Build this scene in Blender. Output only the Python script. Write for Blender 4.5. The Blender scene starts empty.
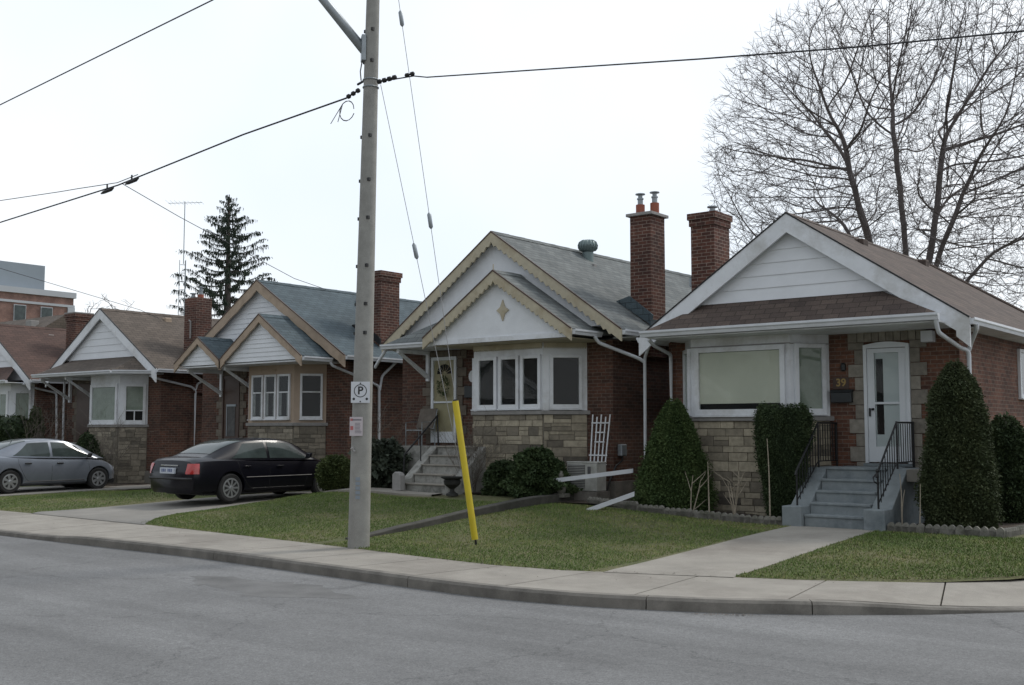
import bpy, bmesh, math, random
from collections import deque
import numpy as np
from mathutils import Vector, Matrix
from mathutils.bvhtree import BVHTree
random.seed(7); np.random.seed(7)
S = bpy.context.scene
COL = S.collection
R = math.radians
ORG = {}

# ------------------------------------------------------------------ helpers
def tag(o, label=None, cat=None, group=None, kind=None):
    if label: o['label'] = label
    if cat: o['category'] = cat
    if group: o['group'] = group
    if kind: o['kind'] = kind
    return o

def thing(name, loc, label, cat, group=None, rotz=0.0):
    o = bpy.data.objects.new(name, None); COL.objects.link(o)
    o.empty_display_size = .2
    o.location = loc; o.rotation_euler = (0, 0, rotz)
    ORG[o.name] = Vector(loc)
    return tag(o, label, cat, group)

class MB:
    def __init__(s): s.v = []; s.f = []; s.c = []
    def add(s, vs, fs, c=.5):
        b = len(s.v); s.v += [tuple(p) for p in vs]
        s.f += [tuple(i + b for i in f) for f in fs]; s.c += [c] * len(fs)
    def box(s, x0, x1, y0, y1, z0, z1, c=.5):
        s.add([(x0,y0,z0),(x1,y0,z0),(x1,y1,z0),(x0,y1,z0),(x0,y0,z1),(x1,y0,z1),(x1,y1,z1),(x0,y1,z1)],
              [(0,3,2,1),(4,5,6,7),(0,1,5,4),(1,2,6,5),(2,3,7,6),(3,0,4,7)], c)
    def obox(s, T, u0, u1, w0, w1, z0, z1, c=.5):
        P = lambda u, w, z: (T[0]+u*T[2]+w*T[3], T[1]+u*T[3]-w*T[2], z)
        s.add([P(u0,w0,z0),P(u1,w0,z0),P(u1,w1,z0),P(u0,w1,z0),P(u0,w0,z1),P(u1,w0,z1),P(u1,w1,z1),P(u0,w1,z1)],
              [(0,1,2,3),(7,6,5,4),(4,5,1,0),(5,6,2,1),(6,7,3,2),(7,4,0,3)], c)
    def prism(s, pts, vec, c=.5):
        n = len(pts); q = [tuple(Vector(p) + Vector(vec)) for p in pts]
        s.add(list(pts) + q, [tuple(range(n))[::-1], tuple(range(n, 2*n))] +
              [(i, (i+1) % n, n + (i+1) % n, n + i) for i in range(n)], c)
    def face(s, pts, c=.5): s.add(pts, [tuple(range(len(pts)))], c)
    def tube(s, path, r, n=8, c=.5, cap=True):
        P = [Vector(p) for p in path]; m = len(P)
        rr = r if isinstance(r, (list, tuple)) else [r] * m
        vs = []; ref = None
        for i in range(m):
            t = (P[min(i+1, m-1)] - P[max(i-1, 0)])
            if t.length < 1e-9: t = Vector((0, 0, 1))
            t.normalize()
            if ref is None:
                ref = Vector((0, 0, 1)) if abs(t.z) < .9 else Vector((1, 0, 0))
            a = t.cross(ref).normalized(); b = t.cross(a); ref = -b if False else ref
            for k in range(n):
                an = 2*math.pi*k/n
                vs.append(P[i] + (a*math.cos(an) + b*math.sin(an)) * rr[i])
        fs = [(i*n+k, i*n+(k+1) % n, (i+1)*n+(k+1) % n, (i+1)*n+k) for i in range(m-1) for k in range(n)]
        if cap: fs += [tuple(range(n))[::-1], tuple((m-1)*n+k for k in range(n))]
        s.add(vs, fs, c)
    def lathe(s, cx, cy, prof, n=20, c=.5, axis='z', cz=0):
        vs = []
        for r_, h in prof:
            for k in range(n):
                a = 2*math.pi*k/n
                if axis == 'z': vs.append((cx + r_*math.cos(a), cy + r_*math.sin(a), h))
                else: vs.append((cx + h, cy + r_*math.cos(a), cz + r_*math.sin(a)))
        m = len(prof)
        fs = [(i*n+k, i*n+(k+1) % n, (i+1)*n+(k+1) % n, (i+1)*n+k) for i in range(m-1) for k in range(n)]
        fs += [tuple(range(n))[::-1], tuple((m-1)*n+k for k in range(n))]
        s.add(vs, fs, c)
    def build(s, name, mat, parent=None, smooth=False, bevel=0, recalc=True, local=False, angle=None):
        me = bpy.data.meshes.new(name)
        off = Vector((0, 0, 0)) if (parent is None or local) else ORG[parent.name]
        V = np.array(s.v, dtype=float) - np.array(off)
        me.from_pydata(V.tolist(), [], s.f)
        me.update()
        if len(me.polygons) == len(s.c):
            at = me.attributes.new('rnd', 'FLOAT', 'FACE'); at.data.foreach_set('value', np.array(s.c, dtype=np.float32))
        if recalc:
            bm = bmesh.new(); bm.from_mesh(me); bmesh.ops.recalc_face_normals(bm, faces=bm.faces); bm.to_mesh(me); bm.free()
        uvmap(me, V)
        if smooth:
            me.polygons.foreach_set('use_smooth', [True]*len(me.polygons))
            if angle: me.set_sharp_from_angle(angle=R(angle))
        me.materials.append(mat)
        o = bpy.data.objects.new(name, me); COL.objects.link(o)
        if parent is not None: o.parent = parent
        ORG[o.name] = off
        if bevel:
            b = o.modifiers.new('bevel', 'BEVEL'); b.width = bevel; b.segments = 2; b.limit_method = 'ANGLE'; b.angle_limit = R(40)
        return o

def uvmap(me, V=None):
    uv = me.uv_layers.new(name='UVMap')
    n = len(me.loops)
    out = np.zeros((n, 2), dtype=np.float32)
    Z = Vector((0, 0, 1))
    vs = me.vertices
    for p in me.polygons:
        nn = p.normal
        if abs(nn.z) > .995: t = Vector((1, 0, 0))
        else: t = Z.cross(nn).normalized()
        b = nn.cross(t)
        for li in p.loop_indices:
            co = vs[me.loops[li].vertex_index].co
            out[li, 0] = co.dot(t); out[li, 1] = co.dot(b)
    uv.data.foreach_set('uv', out.ravel())

# ------------------------------------------------------------------ materials
def newmat(name):
    m = bpy.data.materials.new(name); m.use_nodes = True
    nt = m.node_tree; b = nt.nodes['Principled BSDF']
    return m, nt, b
def N(nt, t, **kw):
    n = nt.nodes.new(t)
    for k, v in kw.items():
        if k in n.inputs.keys(): n.inputs[k].default_value = v
        else: setattr(n, k, v)
    return n
def L(nt, a, b): nt.links.new(a, b)
def rgba(c): return (c[0], c[1], c[2], 1)
def sc(c, k): return tuple(min(1, x*k) for x in c)
def noise(nt, vec, scale, detail=4, rough=.6):
    n = N(nt, 'ShaderNodeTexNoise'); n.inputs['Scale'].default_value = scale
    n.inputs['Detail'].default_value = detail; n.inputs['Roughness'].default_value = rough
    if vec: L(nt, vec, n.inputs['Vector'])
    return n
def ramp(nt, fac, stops):
    r = nt.nodes.new('ShaderNodeValToRGB')
    e = r.color_ramp.elements
    while len(e) < len(stops): e.new(.5)
    for i, (p, c) in enumerate(stops): e[i].position = p; e[i].color = rgba(c)
    L(nt, fac, r.inputs['Fac']); return r
def mixc(nt, f, a, b, mode='MIX'):
    m = nt.nodes.new('ShaderNodeMix'); m.data_type = 'RGBA'; m.blend_type = mode
    if isinstance(f, (int, float)): m.inputs[0].default_value = f
    else: L(nt, f, m.inputs[0])
    for i, x in ((6, a), (7, b)):
        if isinstance(x, tuple): m.inputs[i].default_value = rgba(x)
        else: L(nt, x, m.inputs[i])
    return m.outputs[2]
def bumpn(nt, b, h, strength, dist=.01):
    n = nt.nodes.new('ShaderNodeBump'); n.inputs['Strength'].default_value = strength; n.inputs['Distance'].default_value = dist
    L(nt, h, n.inputs['Height']); L(nt, n.outputs[0], b.inputs['Normal'])

def M_plain(name, col, rough=.6, var=.12, scale=4, bump=.0, bscale=60, metal=0, stain=None, spec=.5, coat=0, grain=0):
    m, nt, b = newmat(name)
    tc = N(nt, 'ShaderNodeTexCoord').outputs['Object']
    n = noise(nt, tc, scale, 5)
    c = ramp(nt, n.outputs['Fac'], [(.3, sc(col, 1-var)), (.7, sc(col, 1+var))]).outputs[0]
    if stain:
        n2 = noise(nt, tc, scale*.35, 8, .7)
        f = ramp(nt, n2.outputs['Fac'], [(.48, (0, 0, 0)), (.68, (1, 1, 1))]).outputs[0]
        c = mixc(nt, f, c, stain)
    if grain:
        n3 = noise(nt, tc, 160, 2, .7)
        g = ramp(nt, n3.outputs['Fac'], [(.3, (1-grain,)*3), (.7, (1+grain,)*3)]).outputs[0]
        c = mixc(nt, 1.0, c, g, 'MULTIPLY')
    L(nt, c, b.inputs['Base Color'])
    b.inputs['Roughness'].default_value = rough; b.inputs['Metallic'].default_value = metal
    b.inputs['Specular IOR Level'].default_value = spec; b.inputs['Coat Weight'].default_value = coat
    if bump:
        n4 = noise(nt, tc, bscale, 4)
        bumpn(nt, b, n4.outputs['Fac'], bump)
    return m

def M_brick(name, c1, c2, mortar, bw=.22, bh=.075):
    m, nt, b = newmat(name)
    t = N(nt, 'ShaderNodeTexCoord'); uv = t.outputs['UV']; ob = t.outputs['Object']
    br = nt.nodes.new('ShaderNodeTexBrick'); L(nt, uv, br.inputs['Vector'])
    br.inputs['Scale'].default_value = 1; br.inputs['Brick Width'].default_value = bw; br.inputs['Row Height'].default_value = bh
    br.inputs['Mortar Size'].default_value = .008; br.inputs['Mortar Smooth'].default_value = .3
    br.inputs['Color1'].default_value = rgba(c1); br.inputs['Color2'].default_value = rgba(c2); br.inputs['Mortar'].default_value = rgba(mortar)
    n = noise(nt, ob, .9, 6, .7)
    g = ramp(nt, n.outputs['Fac'], [(.3, (.62, .6, .6)), (.7, (1.3, 1.28, 1.25))]).outputs[0]
    c = mixc(nt, 1.0, br.outputs['Color'], g, 'MULTIPLY')
    n2 = noise(nt, ob, 14, 3)
    g2 = ramp(nt, n2.outputs['Fac'], [(.3, (.75,)*3), (.7, (1.25,)*3)]).outputs[0]
    c = mixc(nt, 1.0, c, g2, 'MULTIPLY')
    L(nt, c, b.inputs['Base Color']); b.inputs['Roughness'].default_value = .9
    bumpn(nt, b, br.outputs['Fac'], -.5, .006)
    return m

def M_shingle(name, c1, c2, dark=.38, moss=None):
    m, nt, b = newmat(name)
    t = N(nt, 'ShaderNodeTexCoord'); uv = t.outputs['UV']; ob = t.outputs['Object']
    br = nt.nodes.new('ShaderNodeTexBrick'); L(nt, uv, br.inputs['Vector'])
    br.inputs['Scale'].default_value = 1; br.inputs['Brick Width'].default_value = .3; br.inputs['Row Height'].default_value = .145
    br.inputs['Mortar Size'].default_value = .012; br.inputs['Mortar Smooth'].default_value = .6
    br.inputs['Color1'].default_value = rgba(c1); br.inputs['Color2'].default_value = rgba(c2)
    br.inputs['Mortar'].default_value = rgba(sc(c1, dark))
    n = noise(nt, ob, .7, 6, .65)
    g = ramp(nt, n.outputs['Fac'], [(.3, (.78,)*3), (.7, (1.2,)*3)]).outputs[0]
    c = mixc(nt, 1.0, br.outputs['Color'], g, 'MULTIPLY')
    n2 = noise(nt, ob, 45, 3)
    g2 = ramp(nt, n2.outputs['Fac'], [(.3, (.75,)*3), (.7, (1.25,)*3)]).outputs[0]
    c = mixc(nt, 1.0, c, g2, 'MULTIPLY')
    if moss:
        mp = N(nt, 'ShaderNodeMapping'); mp.inputs['Scale'].default_value = (2.2, .25, 1); L(nt, uv, mp.inputs['Vector'])
        n3 = noise(nt, mp.outputs[0], 1.6, 6, .7)
        f = ramp(nt, n3.outputs['Fac'], [(.5, (0, 0, 0)), (.75, (.7,)*3)]).outputs[0]
        c = mixc(nt, f, c, moss)
    L(nt, c, b.inputs['Base Color']); b.inputs['Roughness'].default_value = .92
    bumpn(nt, b, br.outputs['Fac'], -.8, .012)
    return m

def M_rnd(name, stops, rough=.85, nscale=9, nvar=.25, bump=.4, bscale=40):
    m, nt, b = newmat(name)
    a = N(nt, 'ShaderNodeAttribute'); a.attribute_name = 'rnd'
    ob = N(nt, 'ShaderNodeTexCoord').outputs['Object']
    c = ramp(nt, a.outputs['Fac'], stops).outputs[0]
    n = noise(nt, ob, nscale, 5)
    g = ramp(nt, n.outputs['Fac'], [(.3, (1-nvar,)*3), (.7, (1+nvar,)*3)]).outputs[0]
    c = mixc(nt, 1.0, c, g, 'MULTIPLY')
    L(nt, c, b.inputs['Base Color']); b.inputs['Roughness'].default_value = rough
    if bump:
        n2 = noise(nt, ob, bscale, 4); bumpn(nt, b, n2.outputs['Fac'], bump)
    return m

def M_leaf(name, stops, trans=.25):
    m, nt, b = newmat(name)
    a = N(nt, 'ShaderNodeAttribute'); a.attribute_name = 'rnd'
    c = ramp(nt, a.outputs['Fac'], stops).outputs[0]
    L(nt, c, b.inputs['Base Color']); b.inputs['Roughness'].default_value = .7
    b.inputs['Specular IOR Level'].default_value = .2
    return m

def M_glass(name, tint=(.90, .92, .91)):
    m, nt, b = newmat(name)
    nt.nodes.remove(b)
    out = nt.nodes['Material Output']
    tr = N(nt, 'ShaderNodeBsdfTransparent'); tr.inputs['Color'].default_value = rgba(tint)
    gl = N(nt, 'ShaderNodeBsdfGlossy'); gl.inputs['Roughness'].default_value = .02
    gl.inputs['Color'].default_value = (.9, .9, .9, 1)
    fr = N(nt, 'ShaderNodeFresnel'); fr.inputs['IOR'].default_value = 1.4
    nn = noise(nt, N(nt, 'ShaderNodeTexCoord').outputs['Object'], 1.3, 2)
    bu = N(nt, 'ShaderNodeBump'); bu.inputs['Strength'].default_value = .06; bu.inputs['Distance'].default_value = .02
    L(nt, nn.outputs['Fac'], bu.inputs['Height']); L(nt, bu.outputs[0], gl.inputs['Normal'])
    mx = N(nt, 'ShaderNodeMixShader'); ge = N(nt, 'ShaderNodeNewGeometry'); iv = N(nt, 'ShaderNodeMath'); iv.operation = 'SUBTRACT'; iv.inputs[0].default_value = 1; L(nt, ge.outputs['Backfacing'], iv.inputs[1]); ml = N(nt, 'ShaderNodeMath'); ml.operation = 'MULTIPLY'; L(nt, fr.outputs[0], ml.inputs[0]); L(nt, iv.outputs[0], ml.inputs[1]); L(nt, ml.outputs[0], mx.inputs[0]); L(nt, tr.outputs[0], mx.inputs[1]); L(nt, gl.outputs[0], mx.inputs[2])
    L(nt, mx.outputs[0], out.inputs['Surface'])
    return m

MT = {}
MT['white'] = M_plain('white_paint', (.72, .74, .77), .5, .06, 3, stain=(.5, .5, .49))
MT['gutter'] = M_plain('white_aluminium', (.62, .64, .67), .35, .08, 5)
MT['siding'] = M_plain('white_siding', (.72, .74, .77), .5, .05, 2, bump=.05, bscale=20)
MT['stucco'] = M_plain('white_stucco', (.74, .76, .79), .9, .06, 3, bump=.5, bscale=35)
MT['cream'] = M_plain('cream_trim', (.47, .42, .31), .7, .10, 6, stain=(.36, .30, .2))
MT['tan'] = M_plain('tan_trim', (.40, .31, .23), .7, .10, 6, stain=(.30, .23, .17))
MT['tanwall'] = M_plain('tan_panel', (.40, .31, .235), .7, .06, 5)
MT['brick'] = M_brick('red_brick', (.118, .052, .034), (.058, .030, .022), (.135, .105, .085))
MT['brickR'] = M_brick('warm_red_brick', (.170, .076, .048), (.090, .043, .030), (.17, .13, .105))
MT['brickC'] = M_brick('chimney_brick', (.128, .050, .034), (.062, .027, .021), (.23, .18, .15))
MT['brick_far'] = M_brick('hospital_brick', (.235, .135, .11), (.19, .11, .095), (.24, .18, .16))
MT['shBrown'] = M_shingle('brown_shingles', (.108, .080, .066), (.068, .050, .043))
MT['shGrey'] = M_shingle('green_grey_shingles', (.165, .178, .175), (.105, .117, .118), moss=(.19, .195, .185))
MT['shBlue'] = M_shingle('blue_grey_shingles', (.085, .115, .13), (.060, .083, .097))
MT['shTan'] = M_shingle('tan_brown_shingles', (.125, .10, .082), (.09, .072, .058))
MT['shRed'] = M_shingle('reddish_brown_shingles', (.10, .058, .046), (.072, .043, .035))
MT['mortar'] = M_plain('mortar', (.19, .17, .14), .95, .2, 20)
MT['stone'] = M_rnd('ashlar_stone', [(0, (.09, .08, .065)), (.15, (.20, .175, .135)), (.6, (.32, .28, .21)), (1, (.42, .37, .28))])
MT['stoneH'] = M_rnd('weathered_grey_stone', [(0, (.13, .115, .09)), (.5, (.23, .20, .155)), (1, (.31, .275, .215))])
MT['quoin'] = M_rnd('limestone_quoins', [(0, (.20, .18, .15)), (1, (.29, .265, .225))])
MT['quoinB'] = M_rnd('brown_stone_quoins', [(0, (.11, .09, .07)), (1, (.17, .145, .115))])
MT['sill'] = M_plain('stone_sill', (.25, .24, .23), .85, .15, 8, bump=.3)
MT['concrete'] = M_plain('concrete', (.292, .270, .236), .92, .13, 1.6, bump=.3, bscale=90, stain=(.205, .185, .16), grain=.2)
MT['kerb'] = M_plain('kerb_concrete', (.20, .185, .162), .92, .22, 3, bump=.4, bscale=70, stain=(.105, .097, .085), grain=.15)
MT['poleconc'] = M_plain('spun_concrete', (.29, .285, .265), .9, .14, 5, bump=.3, bscale=80, grain=.16)
MT['stepblue'] = M_plain('blue_grey_painted_concrete', (.225, .252, .262), .85, .14, 5, bump=.3, stain=(.13, .155, .17), grain=.1)
MT['stepgrey'] = M_plain('worn_grey_concrete', (.33, .325, .30), .9, .2, 8, bump=.4, stain=(.12, .12, .11), grain=.15)
MT['driveconc'] = M_plain('older_driveway_concrete', (.235, .222, .20), .92, .15, 1.0, bump=.3, bscale=80, stain=(.17, .165, .155), grain=.15)
MT['leafshade'] = M_plain('sheer_white_curtain', (.30, .30, .31), .9, .2, 9)
MT['edge'] = M_plain('edging_concrete', (.22, .21, .185), .95, .2, 12, bump=.5, stain=(.12, .12, .09), grain=.15)
MT['retain'] = M_plain('old_retaining_concrete', (.068, .064, .055), .95, .25, 5, bump=.5, stain=(.04, .04, .03), grain=.15)
MT['soil'] = M_plain('garden_soil', (.052, .038, .028), 1, .4, 8, bump=1, bscale=25, stain=(.085, .07, .05), grain=.2)
MT['iron'] = M_plain('black_iron', (.008, .008, .009), .55, .2, 10)
MT['galv'] = M_plain('galvanised_steel', (.30, .33, .35), .45, .1, 8, metal=.5)
MT['vent'] = M_plain('dull_green_vent', (.17, .22, .22), .5, .1, 8, metal=.4)
MT['terracotta'] = M_plain('terracotta_flue', (.30, .10, .065), .85, .15, 10)
MT['cap'] = M_plain('chimney_cap_concrete', (.30, .29, .28), .9, .1, 8)
MT['wire'] = M_plain('black_cable', (.03, .03, .035), .7, .1, 5)
MT['guy'] = M_plain('galvanised_strand', (.30, .30, .30), .5, .1, 5)
MT['yellow'] = M_plain('yellow_plastic', (.64, .50, .03), .5, .08, 4, stain=(.6, .47, .04))
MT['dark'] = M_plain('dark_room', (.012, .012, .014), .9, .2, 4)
MT['glass'] = M_glass('window_glass')
MT['blind'] = M_plain('cream_blind', (.74, .72, .62), .8, .05, 2)
MT['blindg'] = M_plain('greenish_sheer_curtain', (.33, .36, .31), .9, .12, 4)
MT['curtain'] = M_plain('grey_curtain', (.10, .10, .10), .9, .3, 6)
MT['doorwhite'] = M_plain('white_door', (.68, .71, .74), .4, .04, 3)
MT['dooryellow'] = M_plain('yellow_door', (.50, .42, .27), .6, .08, 3)
MT['doorbrown'] = M_plain('brown_door', (.07, .04, .028), .5, .15, 5)
MT['wood'] = M_plain('grey_wood', (.14, .12, .10), .9, .2, 10)
MT['paleTwig'] = M_plain('pale_dry_stem', (.36, .31, .24), .9, .2, 15)
MT['bark'] = M_plain('dark_bark', (.085, .072, .066), .95, .3, 6, bump=.6, bscale=14)
MT['twig'] = M_plain('grey_brown_twigs', (.125, .108, .105), .95, .2, 3)
MT['evergreen'] = M_leaf('dwarf_spruce_needles', [(0, (.038, .064, .022)), (.5, (.066, .102, .034)), (1, (.105, .145, .052))])
MT['yew'] = M_leaf('dark_yew_needles', [(0, (.028, .044, .021)), (.5, (.043, .064, .028)), (1, (.066, .092, .038))])
MT['cedar'] = M_leaf('cedar_foliage', [(0, (.038, .050, .024)), (.5, (.056, .072, .033)), (1, (.088, .102, .046))])
MT['juniper'] = M_leaf('juniper_foliage', [(0, (.025, .042, .018)), (.5, (.048, .075, .030)), (1, (.09, .12, .05))])
MT['boxw'] = M_leaf('clipped_boxwood', [(0, (.03, .045, .014)), (.5, (.06, .08, .026)), (1, (.11, .13, .05))])
MT['rhodo'] = M_leaf('broad_grey_green_leaves', [(0, (.03, .04, .03)), (.5, (.065, .08, .058)), (1, (.13, .145, .11))])
MT['spruce'] = M_leaf('spruce_needles', [(0, (.020, .032, .024)), (.5, (.034, .050, .036)), (1, (.055, .072, .050))])
MT['blade'] = M_leaf('grass_blades', [(0, (.070, .110, .026)), (.4, (.110, .160, .040)), (.75, (.165, .195, .060)), (1, (.27, .24, .11))])
MT['rust'] = M_plain('weathered_urn_iron', (.022, .022, .02), .7, .3, 15, bump=.4)
MT['statue'] = M_plain('mossy_cast_stone', (.17, .165, .14), .95, .3, 20, bump=.8, bscale=40)
MT['acwhite'] = M_plain('beige_metal_cabinet', (.46, .46, .43), .5, .06, 5, stain=(.26, .26, .23))
MT['tyre'] = M_plain('tyre_rubber', (.018, .018, .018), .85, .2, 10)
MT['rim'] = M_plain('alloy_rim', (.42, .43, .44), .35, .1, 10, metal=.7)
MT['black'] = M_plain('black_plastic', (.015, .015, .016), .5, .1, 10)
MT['red'] = M_plain('red_lamp_lens', (.42, .016, .014), .15, .15, 8, spec=.8, coat=.5)
MT['lens'] = M_plain('clear_lamp_lens', (.5, .52, .54), .12, .1, 8, coat=.5)
MT['chrome'] = M_plain('chrome', (.6, .6, .62), .15, .05, 5, metal=1)
MT['plate'] = M_plain('plate_blue_white', (.52, .56, .62), .4, .05, 5)
MT['plateink'] = M_plain('plate_ink', (.04, .07, .22), .5, .05, 5)
MT['carglass'] = M_plain('tinted_car_glass', (.045, .058, .056), .06, .4, 2, spec=.4, coat=.0)
MT['signwhite'] = M_plain('sign_white', (.62, .64, .68), .4, .03, 5)
MT['ink'] = M_plain('black_ink', (.02, .02, .022), .5, .05, 5)
MT['redink'] = M_plain('faded_red_ink', (.45, .13, .13), .5, .05, 5)
MT['pink'] = M_plain('faded_paper', (.52, .47, .49), .7, .05, 5)
MT['greyink'] = M_plain('grey_print', (.16, .15, .17), .7, .05, 5)
MT['gold'] = M_plain('gold_numerals', (.34, .23, .08), .35, .1, 8, metal=.3)
MT['mailbox'] = M_plain('black_mailbox', (.02, .024, .026), .4, .1, 8)
MT['cladding'] = M_plain('grey_metal_cladding', (.24, .28, .32), .6, .06, .4)
MT['farconc'] = M_plain('grey_parapet', (.42, .44, .47), .8, .05, .3)
def M_paint(name, col, flake=0, spec=.5):
    m, nt, b = newmat(name)
    tc = N(nt, 'ShaderNodeTexCoord').outputs['Object']
    n = noise(nt, tc, 2.5, 3)
    L(nt, ramp(nt, n.outputs['Fac'], [(.35, sc(col, .92)), (.65, sc(col, 1.08))]).outputs[0], b.inputs['Base Color'])
    b.inputs['Metallic'].default_value = flake; b.inputs['Roughness'].default_value = .28
    b.inputs['Specular IOR Level'].default_value = spec; b.inputs['Coat Weight'].default_value = .7*spec; b.inputs['Coat Roughness'].default_value = .05
    return m
MT['carblack'] = M_paint('black_car_paint', (.006, .006, .010), .0, .25)
MT['carsilver'] = M_paint('grey_blue_car_paint', (.20, .22, .255), .35)
CLOUD = 10.0
EXPO = 0.30
# ------------------------------------------------------------------ terrain
def sst(a, b, x):
    t = min(1, max(0, (x-a)/(b-a))); return t*t*(3-2*t)
INNER = [(-300,12.9),(-60,12.6),(-40,12.5),(-30,12.47),(-22.3,12.45),(-19.1,12.38),(-15.5,12.1),(-12.5,11.85),(-11,11.68),(-9.5,11.55),(-8.4,11.68),(-7.82,11.9),(-7.1,12.15),(-6.35,12.44),(-5.6,12.75),(-5.0,13.1),(-4.2,13.65),(-3.5,14.35),(-3.1,15.2),(-2.9,16.2),(-2.8,18),(-2.7,60),(-2.6,300)]
CURB = [(-300,10.6),(-60,10.3),(-30,10.25),(-20,10.22),(-18.2,10.24),(-14.3,10.3),(-12.2,10.17),(-9.6,10.0),(-8.6,9.95),(-7.8,9.99),(-7.0,10.14),(-6.3,10.38),(-5.6,10.68),(-4.8,11.18),(-3.9,11.9),(-3.05,12.8),(-2.2,14.2),(-1.75,15.6),(-1.55,17.5),(-1.45,60),(-1.3,300)]
def inner_y(x):
    for a, b in zip(INNER, INNER[1:]):
        if a[0] <= x <= b[0] and b[0] > a[0]: return a[1] + (b[1]-a[1])*(x-a[0])/(b[0]-a[0])
    return 12.5
def gz(x, y):
    s = sst(11.9, 18.3, y)
    if x < -13.35:
        h = .41
        if x < -19.0: h = .41 - .27*(1-sst(-20.2, -19.0, x))
        if x < -22.8: h = .14 + .14*(1-sst(-23.6, -22.8, x))
        if x < -24: h = .28 - .21*(1-sst(-28.8, -24, x))
        if -19.0 < x < -16.5: h += .05*sst(-19.0, -18.4, x)*sst(-16.5, -17.5, x)
        return h*s
    return s*(.15 + .17*sst(-8.5, -13, x))

def road_mat():
    m, nt, b = newmat('worn_asphalt')
    ob = N(nt, 'ShaderNodeTexCoord').outputs['Object']
    n = noise(nt, ob, .35, 6, .6)
    c = ramp(nt, n.outputs['Fac'], [(.3, (.130, .130, .130)), (.7, (.186, .187, .187))]).outputs[0]
    n1 = noise(nt, ob, 70, 3, .8)
    g = ramp(nt, n1.outputs['Fac'], [(.32, (.60,)*3), (.68, (1.44,)*3)]).outputs[0]
    c = mixc(nt, 1., c, g, 'MULTIPLY')
    n5 = noise(nt, ob, 14, 4, .7); g5 = ramp(nt, n5.outputs['Fac'], [(.3, (.86,)*3), (.7, (1.14,)*3)]).outputs[0]; c = mixc(nt, 1., c, g5, 'MULTIPLY')
    n6 = noise(nt, ob, 2.1, 3, .5); g6 = ramp(nt, n6.outputs['Fac'], [(.66, (1,)*3), (.74, (.80,)*3)]).outputs[0]; c = mixc(nt, 1., c, g6, 'MULTIPLY')
    mp = N(nt, 'ShaderNodeMapping'); mp.inputs['Scale'].default_value = (.12, 1, 1); L(nt, ob, mp.inputs['Vector'])
    n2 = noise(nt, mp.outputs[0], 1.3, 5, .6)
    g2 = ramp(nt, n2.outputs['Fac'], [(.3, (.80,)*3), (.7, (1.16,)*3)]).outputs[0]
    c = mixc(nt, 1., c, g2, 'MULTIPLY')
    vo = N(nt, 'ShaderNodeTexVoronoi'); vo.feature = 'DISTANCE_TO_EDGE'; vo.inputs['Scale'].default_value = .28
    nd = noise(nt, ob, 1.2, 5, .7)
    vm = N(nt, 'ShaderNodeVectorMath'); vm.operation = 'MULTIPLY_ADD'; L(nt, nd.outputs['Color'], vm.inputs[0]); vm.inputs[1].default_value = (1.2, 1.2, 0); L(nt, ob, vm.inputs[2])
    L(nt, vm.outputs[0], vo.inputs['Vector'])
    f = ramp(nt, vo.outputs['Distance'], [(.0, (.68,)*3), (.006, (1,)*3)]).outputs[0]
    c = mixc(nt, 1., c, f, 'MULTIPLY')
    L(nt, c, b.inputs['Base Color']); b.inputs['Roughness'].default_value = .93
    bumpn(nt, b, n1.outputs['Fac'], .5, .006)
    return m
def lawn_mat():
    m, nt, b = newmat('spring_grass')
    ob = N(nt, 'ShaderNodeTexCoord').outputs['Object']
    n = noise(nt, ob, .8, 6, .65)
    c = ramp(nt, n.outputs['Fac'], [(.28, (.070, .092, .03)), (.5, (.115, .118, .050)), (.70, (.155, .140, .072)), (.85, (.13, .11, .065))]).outputs[0]
    n1 = noise(nt, ob, 28, 4, .75)
    g = ramp(nt, n1.outputs['Fac'], [(.3, (.5,)*3), (.7, (1.5,)*3)]).outputs[0]
    c = mixc(nt, 1., c, g, 'MULTIPLY')
    L(nt, c, b.inputs['Base Color']); b.inputs['Roughness'].default_value = 1
    bumpn(nt, b, n1.outputs['Fac'], .8, .03)
    return m
MT['road'] = road_mat(); MT['lawn'] = lawn_mat()
MT['patch'] = M_plain('darker_asphalt_patch', (.140, .139, .137), .95, .30, 1.5, bump=.5, bscale=70, grain=.25)

def strct(name, mb, mat, **k):
    return tag(mb.build(name, mat, None, **k), kind='structure')

# road: one sheet reaching the horizon
mb = MB()
mb.face([(-900,-900,-.135),(900,-900,-.135),(900,900,-.135),(-900,900,-.135)])
strct('road', mb, MT['road'])
# repair patch, rough outline
mb = MB()
cx, cy = -10.9, 8.9
pts = []
rgp = random.Random(3)
for k in range(60):
    a = 2*math.pi*k/60
    pts.append((cx + (1.45+.25*math.sin(3*a)+rgp.gauss(0, .08))*math.cos(a), cy + (.42+.10*math.sin(5*a+1)+rgp.gauss(0, .05))*math.sin(a)*1.15, -.1335))
mb.face(pts)
strct('road_patch', mb, MT['patch'])

mb = MB(); mb.box(-200, 60, -.6, 1.6, -.3, 0); strct('opposite_sidewalk', mb, MT['concrete'])
mb = MB(); mb.face([(-200,-120,.02),(60,-120,.02),(60,-.58,.0),(-200,-.58,.0)]); strct('opposite_lawn', mb, MT['lawn'])
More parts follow.
